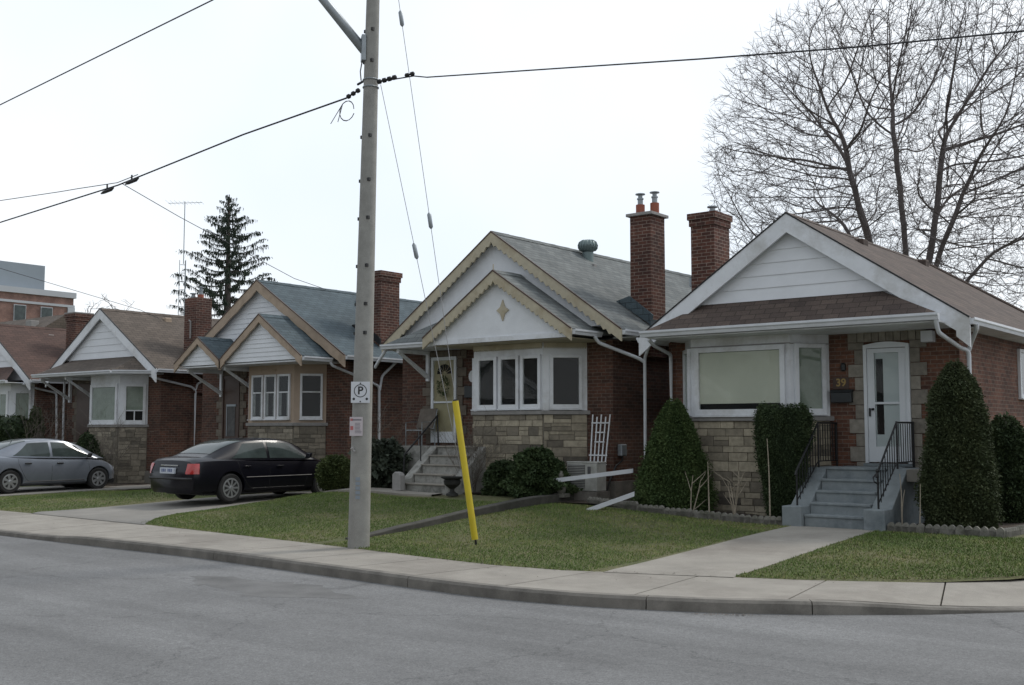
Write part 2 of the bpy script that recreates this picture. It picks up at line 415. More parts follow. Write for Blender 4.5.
# lawns: grids from the inner sidewalk edge back
def lawn(name, xs, ys_n, yend, skip=None):
    mb = MB(); V = []; 
    for x in xs:
        y0 = inner_y(x)-.12
        for j in range(ys_n+1):
            t = (j/ys_n)**1.6
            y = y0 + (yend-y0)*t
            V.append((x, y, gz(x, y) + (.010 if y > y0+.13 else -.02)))
    F = [(i*(ys_n+1)+j, (i+1)*(ys_n+1)+j, (i+1)*(ys_n+1)+j+1, i*(ys_n+1)+j+1) for i in range(len(xs)-1) for j in range(ys_n)]
    mb.add(V, F); return strct(name, mb, MT['lawn'], smooth=True)
xl = [-300,-150,-80,-50] + [-40+.4*i for i in range(67)]
xl = sorted([x for x in xl if x < -13.36] + [-13.35])
lawn('left_lawn', xl, 60, 120)
xr_ = [-13.34] + [-13.2+.2*i for i in range(52)] + [-2.8]
lawn('right_lawn', [x for x in xr_ if x <= -2.79], 60, 120)
mb = MB(); mb.face([(-1.3,13,-.13),(60,13,-.13),(60,14,-.13),(-1.3,14,-.13)])

# interpolate polylines for kerb and sidewalk
def dens(pl, step):
    out = []
    for a, b in zip(pl, pl[1:]):
        d = math.hypot(b[0]-a[0], b[1]-a[1]); n = max(1, min(40, int(d/step)))
        for i in range(n): out.append((a[0]+(b[0]-a[0])*i/n, a[1]+(b[1]-a[1])*i/n))
    out.append(pl[-1]); return out
def arc(pl):
    s = [0]
    for a, b in zip(pl, pl[1:]): s.append(s[-1]+math.hypot(b[0]-a[0], b[1]-a[1]))
    return s
def at(pl, s, d):
    d = max(0, min(s[-1], d))
    for i in range(len(pl)-1):
        if s[i+1] >= d:
            t = (d-s[i])/max(1e-9, s[i+1]-s[i]); return (pl[i][0]+(pl[i+1][0]-pl[i][0])*t, pl[i][1]+(pl[i+1][1]-pl[i][1])*t)
    return pl[-1]
# pair stations of kerb line to inner line
cs = arc(CURB)
def near_len(pl, s, p):
    best = None
    for i in range(len(pl)-1):
        a = Vector(pl[i]); b = Vector(pl[i+1]); q = Vector(p); t = max(0, min(1, (q-a).dot(b-a)/max(1e-9, (b-a).length_squared)))
        c = a+(b-a)*t; d = (c-q).length
        if best is None or d < best[0]: best = (d, s[i]+t*(s[i+1]-s[i]))
    return best[1]
ins = arc(INNER)
J = [(-34.5,10.25),(-32,10.25),(-30,10.25),(-28.2,10.25),(-26.4,10.25),(-24.6,10.24),(-22.9,10.24),(-21.2,10.23),(-19.6,10.22),(-18.1,10.24),(-16.6,10.27),(-15.1,10.29),(-13.6,10.27),(-12.1,10.17),(-10.8,10.08),(-9.55,10.0),(-8.1,9.96),(-6.5,10.3),(-5.0,11.05),(-3.7,12.1),(-2.6,13.5),(-1.8,15.4),(-1.55,17.5),(-1.55,19.3),(-1.53,21.1),(-1.5,23)]
IJ = [(-34.5,12.48),(-32,12.47),(-30,12.46),(-28.2,12.46),(-26.4,12.46),(-24.6,12.45),(-22.9,12.45),(-21.2,12.42),(-19.6,12.4),(-18.1,12.3),(-16.5,12.2),(-15,12.07),(-13.3,11.92),(-11.8,11.78),(-10.6,11.65),(-9.3,11.56),(-8.0,11.85),(-6.75,12.28),(-5.35,12.88),(-4.2,13.65),(-3.35,14.7),(-2.9,16.2),(-2.8,18),(-2.79,19.8),(-2.78,21.4),(-2.77,23)]
jc = [near_len(CURB, cs, p) for p in J]; ji = [near_len(INNER, ins, p) for p in IJ]
jc = [0] + jc + [cs[-1]]; ji = [0] + ji + [ins[-1]]
walk = MB(); kerb = MB()
KW = .15
def off(pl, s, d, w):
    p = Vector(at(pl, s, d)); q = Vector(at(pl, s, d+.05)) - Vector(at(pl, s, d-.05))
    q.normalize(); n = Vector((-q.y, q.x)); return p + n*w
for k in range(len(jc)-1):
    c0, c1, i0, i1 = jc[k], jc[k+1], ji[k], ji[k+1]
    gap = .011 if 0 < k < len(jc)-2 else 0
    n = 8 if (c1-c0) < 20 else 20
    V = []; 
    for j in range(n+1):
        t = j/n; dc = c0+gap + (c1-c0-2*gap)*t; di = i0+gap + (i1-i0-2*gap)*t
        a = off(CURB, cs, dc, KW+.004); b = at(INNER, ins, di)
        low = sst(-17.2, -18.6, a.x)*.05 + sst(-4.95, -3.1, a.x)*.10
        V += [(a.x, a.y, -low), (b[0], b[1], 0), (a.x, a.y, -.2), (b[0], b[1]+.02, -.2)]
    F = []
    for j in range(n):
        o = 4*j; F += [(o, o+4, o+5, o+1), (o, o+2, o+6, o+4), (o+1, o+5, o+7, o+3)]
    F += [(0, 1, 3, 2), (4*n, 4*n+2, 4*n+3, 4*n+1)]
    walk.add(V, F)
kb = [(-60,0)] 
KJ = [near_len(CURB, cs, p) for p in [(-23,10.2),(-18.1,10.24),(-13.8,10.3),(-9.55,10.0),(-6.35,10.36),(-4.8,11.15),(-3.0,12.9),(-1.8,15.4),(-1.55,19)]]
KJ = [0] + KJ + [cs[-1]]
for k in range(len(KJ)-1):
    c0, c1 = KJ[k]+.006, KJ[k+1]-.006
    n = max(6, min(60, int((c1-c0)/.25))); V = []
    for j in range(n+1):
        d = c0+(c1-c0)*j/n; a = off(CURB, cs, d, 0); b = off(CURB, cs, d, KW); e = off(CURB, cs, d, .025); g = off(CURB, cs, d, -.012)
        low = sst(-17.2, -18.6, a.x)*.05 + sst(-4.95, -3.1, a.x)*.10
        V += [(g.x, g.y, -.2), (a.x, a.y, -.03-low*.85), (e.x, e.y, .001-low), (b.x, b.y, .001-low), (b.x, b.y, -.2)]
    F = [(5*j+i, 5*j+5+i, 5*j+6+i, 5*j+1+i) for j in range(n) for i in range(4)]
    F += [(0, 1, 2, 3, 4), tuple(5*n+i for i in (4, 3, 2, 1, 0))]
    kerb.add(V, F)
strct('sidewalk', walk, MT['concrete'])
strct('kerb', kerb, MT['kerb'])
mb = MB(); mb.face([(a[0], a[1], -.14) for a in J] + [(a[0], a[1], -.14) for a in IJ[::-1]])

def strip(name, L0, R0, mat, n=24, lift=.022, thick=.15):
    """paved strip between two polylines, following the ground"""
    mb = MB(); la, ra = arc(L0), arc(R0); V = []
    for j in range(n+1):
        p = at(L0, la, la[-1]*j/n); q = at(R0, ra, ra[-1]*j/n)
        for i in range(5):
            t = i/4; x = p[0]+(q[0]-p[0])*t; y = p[1]+(q[1]-p[1])*t
            V.append((x, y, gz((p[0]+q[0])/2, y)+(lift if j else .005)))
        V.append((p[0], p[1], gz(*p)-thick)); V.append((q[0], q[1], gz(*q)-thick))
    F = []
    for j in range(n):
        o = 7*j
        F += [(o+i, o+i+1, o+8+i, o+7+i) for i in range(4)] + [(o+5, o, o+7, o+12), (o+4, o+6, o+13, o+11)]
    mb.add(V, F); return strct(name, mb, mat)
strip('walkway', [(-7.86,11.80),(-7.95,13.5),(-8.0,15.5),(-8.05,17.95)], [(-6.33,12.36),(-6.42,14),(-6.5,15.8),(-6.6,17.95)], MT['concrete'], lift=.016)
strip('driveway', [(-23.0,12.36),(-22.85,13.4),(-22.75,14.5),(-22.7,20.3)], [(-18.6,12.24),(-19.4,13.0),(-19.95,13.9),(-20.25,20.3)], MT['driveconc'], n=60, lift=.03)
strip('far_driveway', [(-33.0,12.38),(-32.4,14),(-32.2,17),(-31.0,19.8),(-30.3,30)], [(-28.9,12.37),(-28.9,14),(-28.9,16.5),(-28.7,19.5),(-28.7,30)], MT['driveconc'], n=60, lift=.03)
strip('porch_path', [(-19.05,17.05),(-17.5,17.15),(-15.9,17.35)][::1], [(-19.05,17.75),(-17.5,17.72),(-15.9,17.7)], MT['concrete'], n=20, lift=.05)
# garden beds (soil)
def bed(name, pts):
    mb = MB(); mb.face([(x, y, gz(x, y)+.035) for x, y in pts]); 
    return strct(name, mb, MT['soil'])
def gridbed(name, x0, x1, y0, y1, lift=.035, n=16):
    mb = MB(); V = []
    for i in range(n+1):
        for j in range(9):
            x = x0+(x1-x0)*i/n; y = y0+(y1-y0)*j/8
            V.append((x, y, gz(x, y)+lift+random.uniform(-.012, .02)))
    mb.add(V, [(i*9+j, (i+1)*9+j, (i+1)*9+j+1, i*9+j+1) for i in range(n) for j in range(8)])
    return strct(name, mb, MT['soil'], smooth=True)
gridbed('garden_bed', -13.2, -8.25, 18.1, 20.1)
gridbed('garden_bed', -6.5, -4.6, 18.05, 25)
gridbed('garden_bed', -16.0, -13.45, 18.1, 21)
gridbed('garden_bed', -19.0, -17.75, 18.0, 20)
gridbed('garden_bed', -28.5, -22.9, 17.6, 20.5, n=24)
gridbed('garden_bed', -36.5, -30.4, 17.9, 20.8, n=24)

# retaining wall between the two lots
w = thing('retaining_wall', (-13.35, 16, .1), 'low dark old concrete retaining wall dividing two front lawns', 'retaining wall')
mb = MB(); n = 26; V = []
for j in range(n+1):
    y = 12.55+(20.8-12.55)*j/n; x = -13.32 - .05*math.sin(j*.9)*.3; b = gz(-13.0, y)-.15; t = gz(-13.6, y)+.04+.05*sst(12.5, 14, y)
    V += [(x-.09, y, b), (x-.09, y, t), (x+.09, y, t-.01), (x+.10, y, b)]
F = [(4*j+i, 4*j+4+i, 4*j+4+(i+1) % 4, 4*j+(i+1) % 4) for j in range(n) for i in range(4)] + [(0,1,2,3), tuple(4*n+i for i in (3,2,1,0))]
mb.add(V, F); mb.build('wall', MT['retain'], w, bevel=.015)

# grass blades
def in_poly_strip(x, y):
    if -13.5 < x < -13.2: return False
    if x > -13.3:
        if -8.05 < x < -6.35 and y > 11: 
            if x > -8.08 + 0*(y) and x < -6.33-.05*(y-12.4): return False
        if y > 18.0 and not (x > -4.5): return False
        return True
    if x > -19: return y < 17.05
    if x > -23.0:
        e = -18.6 if y < 12.3 else (-18.6-.8*(y-12.24)/.76 if y < 13.0 else (-19.4-.55*(y-13)/.9 if y < 13.9 else -19.95-.3*(y-13.9)/6.4))
        return x > e+.02
    if x < -28.9: return x < -33.2
    return y < 17.6
mbV = []; mbC = []
def scatter(x0, x1, y1, dens_):
    nn = int((x1-x0)*(y1-11.5)*dens_)
    rs = np.random.rand(nn, 6)
    for r in rs:
        x = x0+(x1-x0)*r[0]; iy = inner_y(x) ; y = iy-.05+(y1-iy)*r[1]
        if not in_poly_strip(x, y): continue
        z = gz(x, y)+.005
        pn = math.sin(x*1.3+1.3*math.sin(y*1.1))*math.cos(y*1.7+x*.6)+.5*math.sin(x*4.1+y*2.3)*math.sin(y*5.3-x)+.35*math.sin(x*9+y*4)*math.sin(y*11-x*3)
        if pn > .8 and r[5] < .55: continue
        h = .018+.026*r[2]*r[2]; a = r[3]*6.283; wd = .005+.006*r[4]; l = (r[5]-.5)*.05
        dx, dy = math.cos(a)*wd, math.sin(a)*wd
        mbV.append(((x-dx, y-dy, z), (x+dx, y+dy, z), (x+l, y+math.sin(a*2)*.03, z+h)))
        pn = math.sin(x*1.3+1.3*math.sin(y*1.1))*math.cos(y*1.7+x*.6)+.5*math.sin(x*4.1+y*2.3)*math.sin(y*5.3-x)
        mbC.append(min(1, max(0, (.47 if x > -13.3 else .36)+.30*pn+random.gauss(0, .22))))
scatter(-13.2, -2.9, 18.1, 1500)
scatter(-20.2, -13.45, 17.6, 1500)
scatter(-40, -22.9, 17.6, 700)
V = np.array(mbV, dtype=np.float32).reshape(-1, 3); nt_ = len(mbV)
me = bpy.data.meshes.new('grass')
me.vertices.add(len(V)); me.vertices.foreach_set('co', V.ravel())
me.loops.add(nt_*3); me.loops.foreach_set('vertex_index', np.arange(nt_*3, dtype=np.int32))
me.polygons.add(nt_); me.polygons.foreach_set('loop_start', np.arange(nt_, dtype=np.int32)*3)
me.update(calc_edges=True)
a_ = me.attributes.new('rnd', 'FLOAT', 'FACE'); a_.data.foreach_set('value', np.array(mbC, dtype=np.float32))
me.materials.append(MT['blade'])
go = bpy.data.objects.new('grass', me); COL.objects.link(go)
tag(go, 'short spring grass with dry patches covering the front lawns', 'grass', kind='stuff')
# ------------------------------------------------------------------ house kit
def window(root, T, u0, u1, z0, z1, fr='white', fw=.05, depth=.06, rails=(), mull=(), cover=None, cover_z=None, name='window', sill=True, glassm='glass'):
    mb = MB()
    mb.obox(T, u0, u0+fw, 0, depth, z0, z1); mb.obox(T, u1-fw, u1, 0, depth, z0, z1)
    mb.obox(T, u0+fw, u1-fw, 0, depth, z0, z0+fw*1.25); mb.obox(T, u0+fw, u1-fw, 0, depth, z1-fw, z1)
    for r in rails: mb.obox(T, u0+fw, u1-fw, 0, depth-.012, r-.018, r+.018)
    for m_ in mull: mb.obox(T, m_[0]-.018, m_[0]+.018, 0, depth-.012, m_[1], m_[2])
    if sill: mb.obox(T, u0-.015, u1+.015, 0, depth+.03, z0-.03, z0-.002)
    w = mb.build(name, MT[fr], root, bevel=.004)
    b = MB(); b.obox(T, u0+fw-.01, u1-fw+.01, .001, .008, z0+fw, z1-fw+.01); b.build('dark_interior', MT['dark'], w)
    if cover == 'split':
        for a_, b_ in ((u0+fw, u0+fw+(u1-u0)*.2), (u1-fw-(u1-u0)*.16, u1-fw)):
            c = MB(); cz0, cz1 = cover_z or (z0+fw, z1-fw); c.obox(T, a_, b_, .012, .018, cz0, cz1); c.build('curtain', MT['leafshade'], w)
    elif cover:
        c = MB(); cz0, cz1 = cover_z or (z0+fw, z1-fw)
        c.obox(T, u0+fw, u1-fw, .012, .018, cz0, cz1)
        c.build('blind' if 'blind' in cover else 'curtain', MT[cover], w)
    g = MB(); g.obox(T, u0+fw-.006, u1-fw+.006, .030, .034, z0+fw-.006, z1-fw+.006); g.build('pane', MT[glassm], w)
    return w

def masonry(name, T, u0, u1, z0, z1, mat, root, rh=(.10, .2), bl=(.2, .5), out=.025, gap=.010, seed=1, parent_m=None, thick=.03):
    """ashlar courses, each stone its own block on a mortar bed"""
    rg = random.Random(seed); mb = MB(); z = z0
    while z < z1-.03:
        h = min(rg.uniform(*rh), z1-z)
        if z1-(z+h) < .06: h = z1-z
        u = u0 - rg.uniform(0, .15); 
        while u < u1:
            l = rg.uniform(*bl); a, b = max(u, u0), min(u+l, u1)
            if u1-b < .08: b = u1; l = 99
            if b-a > .05:
                if h > .15 and rg.random() < .35:
                    hm = h*rg.uniform(.4, .6)
                    mb.obox(T, a+gap/2, b-gap/2, -.01, out+rg.uniform(-.008, .008), z+gap/2, z+hm-gap/2, rg.random())
                    mb.obox(T, a+gap/2, b-gap/2, -.01, out+rg.uniform(-.008, .008), z+hm+gap/2, z+h-gap/2, rg.random())
                else:
                    mb.obox(T, a+gap/2, b-gap/2, -.01, out+rg.uniform(-.008, .010), z+gap/2, z+h-gap/2, rg.random())
            u += l
        z += h
    return mb.build(name, mat, root, bevel=.006)

def quoins(T, ul, ur, z0, z1, top, mat, root, seed=3, outw=.03, hstep=.26):
    """alternating stone surround either side of and above a door"""
    rg = random.Random(seed); mb = MB(); z = z0; k = 0
    while z < z1-.05:
        h = min(hstep*rg.uniform(.9, 1.1), z1-z); w = .30 if k % 2 else .18
        mb.obox(T, ul-w, ul-.004, 0, outw, z+.005, z+h-.005, rg.random()); mb.obox(T, ur+.004, ur+w, 0, outw, z+.005, z+h-.005, rg.random())
        z += h; k += 1
    n = 8
    for i in range(n):
        a = ul-.12+(ur-ul+.24)*i/n; b = ul-.12+(ur-ul+.24)*(i+1)/n
        mb.obox(T, a+.004, b-.004, 0, outw+.004, z1+.006, top, rg.random())
    mb.obox(T, ul-.30, ul-.126, 0, outw, z1+.006, top, .4); mb.obox(T, ur+.126, ur+.30, 0, outw, z1+.006, top, .6)
    return mb.build('stone_surround', mat, root, bevel=.006)

def siding_tri(cx, half_at, z0, zt, y, exp, mat, root, name='gable_siding'):
    """lapped boards clipped to a triangle, half_at(z) = half width"""
    mb = MB(); z = z0
    while z < zt-.02:
        h = min(exp, zt-z); a, b = half_at(z), max(.002, half_at(z+h)); t = .022
        pts = [(cx-a, y-t, z), (cx+a, y-t, z), (cx+b, y-.004, z+h+.004), (cx-b, y-.004, z+h+.004), (cx-a, y+.03, z), (cx+a, y+.03, z), (cx+b, y+.03, z+h+.004), (cx-b, y+.03, z+h+.004)]
        mb.add(pts, [(0,1,2,3), (4,7,6,5), (0,4,5,1), (1,5,6,2), (2,6,7,3), (3,7,4,0)])
        z += h
    return mb.build(name, mat, root)

def gable_roof(cx, xl, xr, za, zel, zer, y0, y1, mat, root, hip=None, th=.07, name='roof', end_ridge=None):
    """two slopes; hip = ridge end y (rear hipped)"""
    mb = MB(); yr = hip if hip else y1; d = th
    A = (cx, y0, za); B = (cx, yr, za); Lf = (xl, y0, zel); Lb = (xl, y1, zel); Rf = (xr, y0, zer); Rb = (xr, y1, zer)
    dn = lambda p: (p[0], p[1], p[2]-d)
    P = [A, B, Lf, Lb, Rf, Rb]; Q = [dn(p) for p in P]
    F = [(0,2,3,1), (0,1,5,4), (6,7,9,8), (6,10,11,7), (0,6,8,2), (0,4,10,6), (2,8,9,3), (4,5,11,10), (3,9,11,5)]
    if hip: F += [(1,3,5)]
    else: F += [(1,3,9,7), (1,7,11,5)]
    mb.add(P+Q, F)
    r = mb.build(name, mat, root)
    rc = MB(); n = max(2, int((yr-y0)/.3)); 
    for i in range(n):
        ya = y0+(yr-y0)*i/n; yb = y0+(yr-y0)*(i+1)/n+.03
        sl = (za-zer)/(xr-cx)
        rc.prism([(cx-.13, ya, za-.13*sl+.012), (cx, ya, za+.018), (cx+.13, ya, za-.13*sl+.012), (cx, ya, za-.02)], (0, yb-ya, .006 if i % 2 else 0))
    rc.build('ridge_cap', mat, r)
    return r

def scal(p, q, d, n, amp, kind):
    """bottom edge of a bargeboard from p to q with scallops; returns points"""
    out = []
    for i in range(n+1):
        t = i/n; x = p[0]+(q[0]-p[0])*t; z = p[1]+(q[1]-p[1])*t
        a = amp if i % 2 else 0
        out.append((x, z-a))
    return out
def rake(cx, za, xe, ze, y, depth, mat, root, th=.045, scallops=0, amp=.04, flare=.0, drop=.01, name='bargeboard'):
    mb = MB(); top = [(cx, za-drop), (xe, ze-drop)]
    bot_end = (xe, ze-depth-flare); k = (ze-za)/(xe-cx)
    x2 = xe-(.22 if xe > cx else -.22)
    inner_end = (x2, za+(x2-cx)*k-depth)
    if scallops: low = scal(inner_end, (cx, za-depth), 0, scallops, amp, 0)
    else: low = [inner_end, (cx, za-depth)]
    poly = [top[0], top[1], bot_end, (x2, inner_end[1]-flare*.7)] + low
    mb.prism([(x, y, z) for x, z in poly], (0, th, 0))
    return mb.build(name, mat, root)
def trimline(cx, za, xe, ze, y, mat, root):
    """thin dark drip edge over the bargeboard"""
    mb = MB(); mb.prism([(cx, y-.012, za+.012), (xe, y-.012, ze+.012), (xe, y-.012, ze-.022), (cx, y-.012, za-.022)], (0, .03, 0))
    return mb.build('drip_edge', mat, root)

def gutter(p, q, root, mat='gutter', h=.11, w=.11, out=(1, 0)):
    P, Q = Vector(p), Vector(q); o = Vector((out[0], out[1], 0)).normalized()
    up = Vector((0, 0, 1)); mb = MB()
    prof = [(0, -h), (w*.65, -h), (w*.8, -h*.55), (w, -h*.35), (w, 0), (w-.012, 0), (w-.012, -.015), (.0, -.015)]
    a = [P+o*x+up*z for x, z in prof]; mb.prism([tuple(v) for v in a], tuple(Q-P))
    return mb.build('gutter', MT[mat], root)
def downspout(path, root, r=.038, mat='gutter'):
    mb = MB(); P = [Vector(p) for p in path]; pts = [P[0]]
    for i in range(1, len(P)-1):
        a = (P[i-1]-P[i]); b = (P[i+1]-P[i]); d = min(.07, a.length*.4, b.length*.4)
        pts += [P[i]+a.normalized()*d, P[i], P[i]+b.normalized()*d]
        pts[-2] = (pts[-3]+pts[-1])/2*.5+P[i]*.5
    pts.append(P[-1]); mb.tube(pts, r, 8)
    o = mb.build('downspout', MT[mat], root, smooth=True, angle=50)
    return o
def chimney(root, x0, x1, y0, y1, z0, z1, cap='cap', flues=(), steps=True, crown=.07, flash=True, name='chimney', mat='brickC'):
    mb = MB(); mb.box(x0, x1, y0, y1, z0, z1-.28)
    mb.box(x0-.03, x1+.03, y0-.03, y1+.03, z1-.278, z1-.14) if steps else mb.box(x0+.001, x1-.001, y0+.001, y1-.001, z1-.279, z1-.14)
    mb.box(x0-.06 if steps else x0, x1+.06 if steps else x1, y0-.06 if steps else y0, y1+.06 if steps else y1, z1-.138, z1)
    c = mb.build(name, MT[mat], root)
    if cap:
        m2 = MB(); e = .07; m2.box(x0-e, x1+e, y0-e, y1+e, z1+.002, z1+crown); m2.build('cap', MT[cap], c, bevel=.01)
    for (fx, fy, kind, hh) in flues:
        f = MB(); 
        if kind == 'clay':
            f.lathe(fx, fy, [(.10, z1+crown-.01), (.10, z1+crown+hh), (.08, z1+crown+hh)], 14); f.build('flue', MT['terracotta'], c, smooth=True, angle=40)
            f = MB(); b = z1+crown+hh; f.lathe(fx, fy, [(.06, b), (.06, b+.12), (.075, b+.12), (.075, b+.15), (.05, b+.15), (.05, b+.22), (.11, b+.23), (.11, b+.25), (.02, b+.27)], 14); f.build('flue_cowl', MT['galv'], c, smooth=True, angle=40)
        else:
            b = z1+crown-.01; f.lathe(fx, fy, [(.075, b), (.075, b+hh), (.06, b+hh), (.06, b+hh+.05), (.115, b+hh+.06), (.115, b+hh+.085), (.02, b+hh+.10)], 14); f.build('flue_cowl', MT['galv'], c, smooth=True, angle=40)
    return c
def bracket(x, yw, yo, z1, root, mat='white', h=.6, w=.09):
    """timber brace carrying a hood: wall post, arm and diagonal"""
    mb = MB(); mb.box(x-w/2, x+w/2, yw-w, yw, z1-h, z1); mb.box(x-w/2, x+w/2, yo, yw-w-.002, z1-w, z1-.001)
    a = Vector((x-w/2+.008, yo+.08, z1-w-.001)); b = Vector((x-w/2+.008, yw-w-.002, z1-h*.92))
    mb.prism([(a.x, a.y-.05, a.z), (a.x, a.y+.06, a.z), (b.x, b.y, b.z+.12), (b.x, b.y, b.z)], (w-.016, 0, 0))
    return mb.build('bracket', MT[mat], root, bevel=.006)
def baywalls(root, ub0, ub1, yb, yw, dxl, dxr, zs, zt, z0, panel, stonemat, seed, name='bay_window'):
    """three sided bay: stone base, sill, panel. returns frames (front, right, left)"""
    pl = [(ub0-dxl, yw), (ub0, yb), (ub1, yb), (ub1+dxr, yw)]
    mb = MB(); mb.prism([(x, y, zs+.09) for x, y in pl], (0, 0, zt-zs-.09))
    p = mb.build(name, MT[panel], root)
    m2 = MB(); m2.prism([(x, y, z0) for x, y in pl], (0, 0, zs-z0)); s = m2.build('bay_base', MT['mortar'], root)
    e = .07; q = [(ub0-dxl-e*1.2, yw), (ub0-e*.4, yb-e), (ub1+e*.4, yb-e), (ub1+dxr+e*1.2, yw)]
    m3 = MB(); m3.prism([(x, y, zs+.001) for x, y in q], (0, 0, .088)); m3.build('sill', MT['sill'], root, bevel=.01)
    TF = (0, yb, 1, 0)
    dr = Vector((dxr, yw-yb)); lr = dr.length; dr.normalize(); TR = (ub1, yb, dr.x, dr.y)
    dl = Vector((dxl, yb-yw)); ll = dl.length; dl.normalize(); TL = (ub0-dxl, yw, dl.x, dl.y)
    kw = dict(rh=(.10, .21), bl=(.2, .48))
    masonry('stone_facing', TF, ub0+.01, ub1-.01, z0, zs, stonemat, s, seed=seed, **kw)
    masonry('stone_facing', TR, .01, lr-.01, z0, zs, stonemat, s, seed=seed+1, **kw)
    masonry('stone_facing', TL, .01, ll-.01, z0, zs, stonemat, s, seed=seed+2, **kw)
    return p, TF, TR, lr, TL, ll
def walls(root, x0, x1, y0, y1, z0, z1, mat='brick', gable=None, name='brick_wall'):
    mb = MB(); mb.box(x0, x1, y0, y1, z0, z1)
    return mb.build(name, MT[mat], root)
def gable_fill(root, cx, hw, za, ze, y0, y1, mat, name='gable_wall'):
    mb = MB(); mb.prism([(cx-hw, y0, ze), (cx+hw, y0, ze), (cx, y0, za)], (0, y1-y0, 0)); return mb.build(name, mat, root)

def text(s, size, mat, parent, loc, rot, ext=.004, name='lettering', align='CENTER', bold=False):
    cu = bpy.data.curves.new(name, 'FONT'); cu.body = s; cu.size = size; cu.extrude = ext; cu.align_x = align; cu.align_y = 'CENTER'
    if bold: cu.offset = size*.02
    o = bpy.data.objects.new(name, cu); COL.objects.link(o)
    dg = bpy.context.evaluated_depsgraph_get(); me = bpy.data.meshes.new_from_object(o.evaluated_get(dg)); bpy.data.objects.remove(o)
    me.materials.clear(); me.materials.append(mat)
    o = bpy.data.objects.new(name, me); COL.objects.link(o); o.parent = parent
    o.location = Vector(loc) - ORG[parent.name]; o.rotation_euler = rot
    ORG[o.name] = Vector(loc)
    return o
# ================================================================== HOUSE 1 (right)
H = thing('bungalow', (-8.5, 20, .2), 'bungalow with brown roof, wide white gable and one large blind-covered window, behind the blue-grey steps', 'house', 'brick bungalows in a row')
walls(H, -11.65, -5.8, 20.0, 29.7, 0, 3.62, 'brickR')
m = MB(); m.box(-11.68, -5.72, 19.94, 29.8, -.2, .42); m.build('foundation', MT['kerb'], H)
rf = gable_roof(-8.53, -11.72, -5.34, 5.83, 3.68, 3.68, 18.98, 30.1, MT['shBrown'], H, hip=26.9)
# hip caps and roof bumps
m = MB()
for sx in (-11.72, -5.34):
    m.tube([(-8.53, 26.9, 5.83), (sx, 30.1, 3.70)], .05, 6)
m.build('hip_cap', MT['shBrown'], rf)
m = MB(); m.box(-8.35, -8.1, 21.7, 22.0, 5.4, 5.68); m.build('roof_vent', MT['shBrown'], rf, bevel=.03)
m = MB(); m.box(-8.40, -8.2, 25.9, 26.15, 5.5, 5.78); m.build('roof_vent', MT['shBrown'], rf, bevel=.03)
for xe in (-11.74, -5.32):
    rake(-8.53, 5.83, xe, 3.68, 18.97, .37, MT['white'], H, th=.05, flare=.14 if xe > -8 else .02)
    trimline(-8.53, 5.83, xe, 3.68, 18.97, MT['iron'], H)
# soffit boards under the roof overhang
m = MB()
for sg in (-1, 1):
    xe = -8.53+sg*3.15
    m.prism([(-8.53, 19.03, 5.74), (xe, 19.03, 3.60), (xe, 19.03, 3.57), (-8.53, 19.03, 5.71)], (0, .95, 0))
m.build('soffit', MT['white'], H)
gable_fill(H, -8.53, 2.75, 5.66, 3.64, 19.17, 20.02, MT['stucco'])
siding_tri(-8.53, lambda z: max(0, (5.70-z)/.675), 4.24, 5.68, 19.155, .235, MT['siding'], H)
# pent roof between the bargeboards
p0, p1 = (18.62, 3.74), (19.16, 4.25)
m = MB(); m.prism([(-11.42, p0[0], p0[1]), (-5.72, p0[0], p0[1]), (-6.85, p1[0], p1[1]), (-10.35, p1[0], p1[1])], (0, .02, -.05))
m.build('pent_roof', MT['shBrown'], H)
m = MB(); m.box(-11.35, -5.72, 18.66, 19.99, 3.595, 3.62); m.build('pent_soffit', MT['white'], H)
for q in ([(-5.75, 18.66, 3.62), (-5.75, 18.66, 3.71), (-6.83, 19.14, 4.20), (-6.2, 19.14, 3.62)], [(-11.40, 18.66, 3.62), (-11.40, 18.66, 3.71), (-10.37, 19.14, 4.20), (-11.0, 19.14, 3.62)]):
    m = MB(); m.prism(q, (.0, .012, 0)); m.build('pent_cheek', MT['white'], H)
gutter((-11.46, 18.64, 3.745), (-5.70, 18.64, 3.745), H, out=(0, -1), h=.12, w=.12)
gutter((-5.35, 18.99, 3.67), (-5.35, 30.0, 3.67), H, out=(1, 0))
gutter((-11.71, 30.0, 3.67), (-11.71, 19.0, 3.67), H, out=(-1, 0))
for a_, b_ in ((-5.79, -5.36), (-11.7, -11.655)):
    m = MB(); m.box(a_, b_, 20.0, 29.7, 3.58, 3.60); m.build('side_soffit', MT['white'], H)
# downspouts
d = downspout([(-5.76, 18.6, 3.64), (-5.76, 18.75, 3.42), (-5.70, 19.75, 3.22), (-5.62, 19.93, 3.18), (-5.62, 19.93, .35)], H)
downspout([(-5.29, 19.25, 3.58), (-5.30, 19.3, 3.5), (-5.58, 19.91, 3.28), (-5.62, 19.93, 3.18)], H)
downspout([(-11.38, 18.75, 3.6), (-11.4, 19.0, 3.48), (-11.52, 19.85, 3.36), (-11.56, 19.93, 3.25), (-11.56, 19.93, .45)], H)
downspout([(-11.8, 19.5, 3.6), (-11.9, 19.6, 3.5), (-12.1, 19.78, 3.3), (-12.12, 19.8, .45)], H, r=.035)
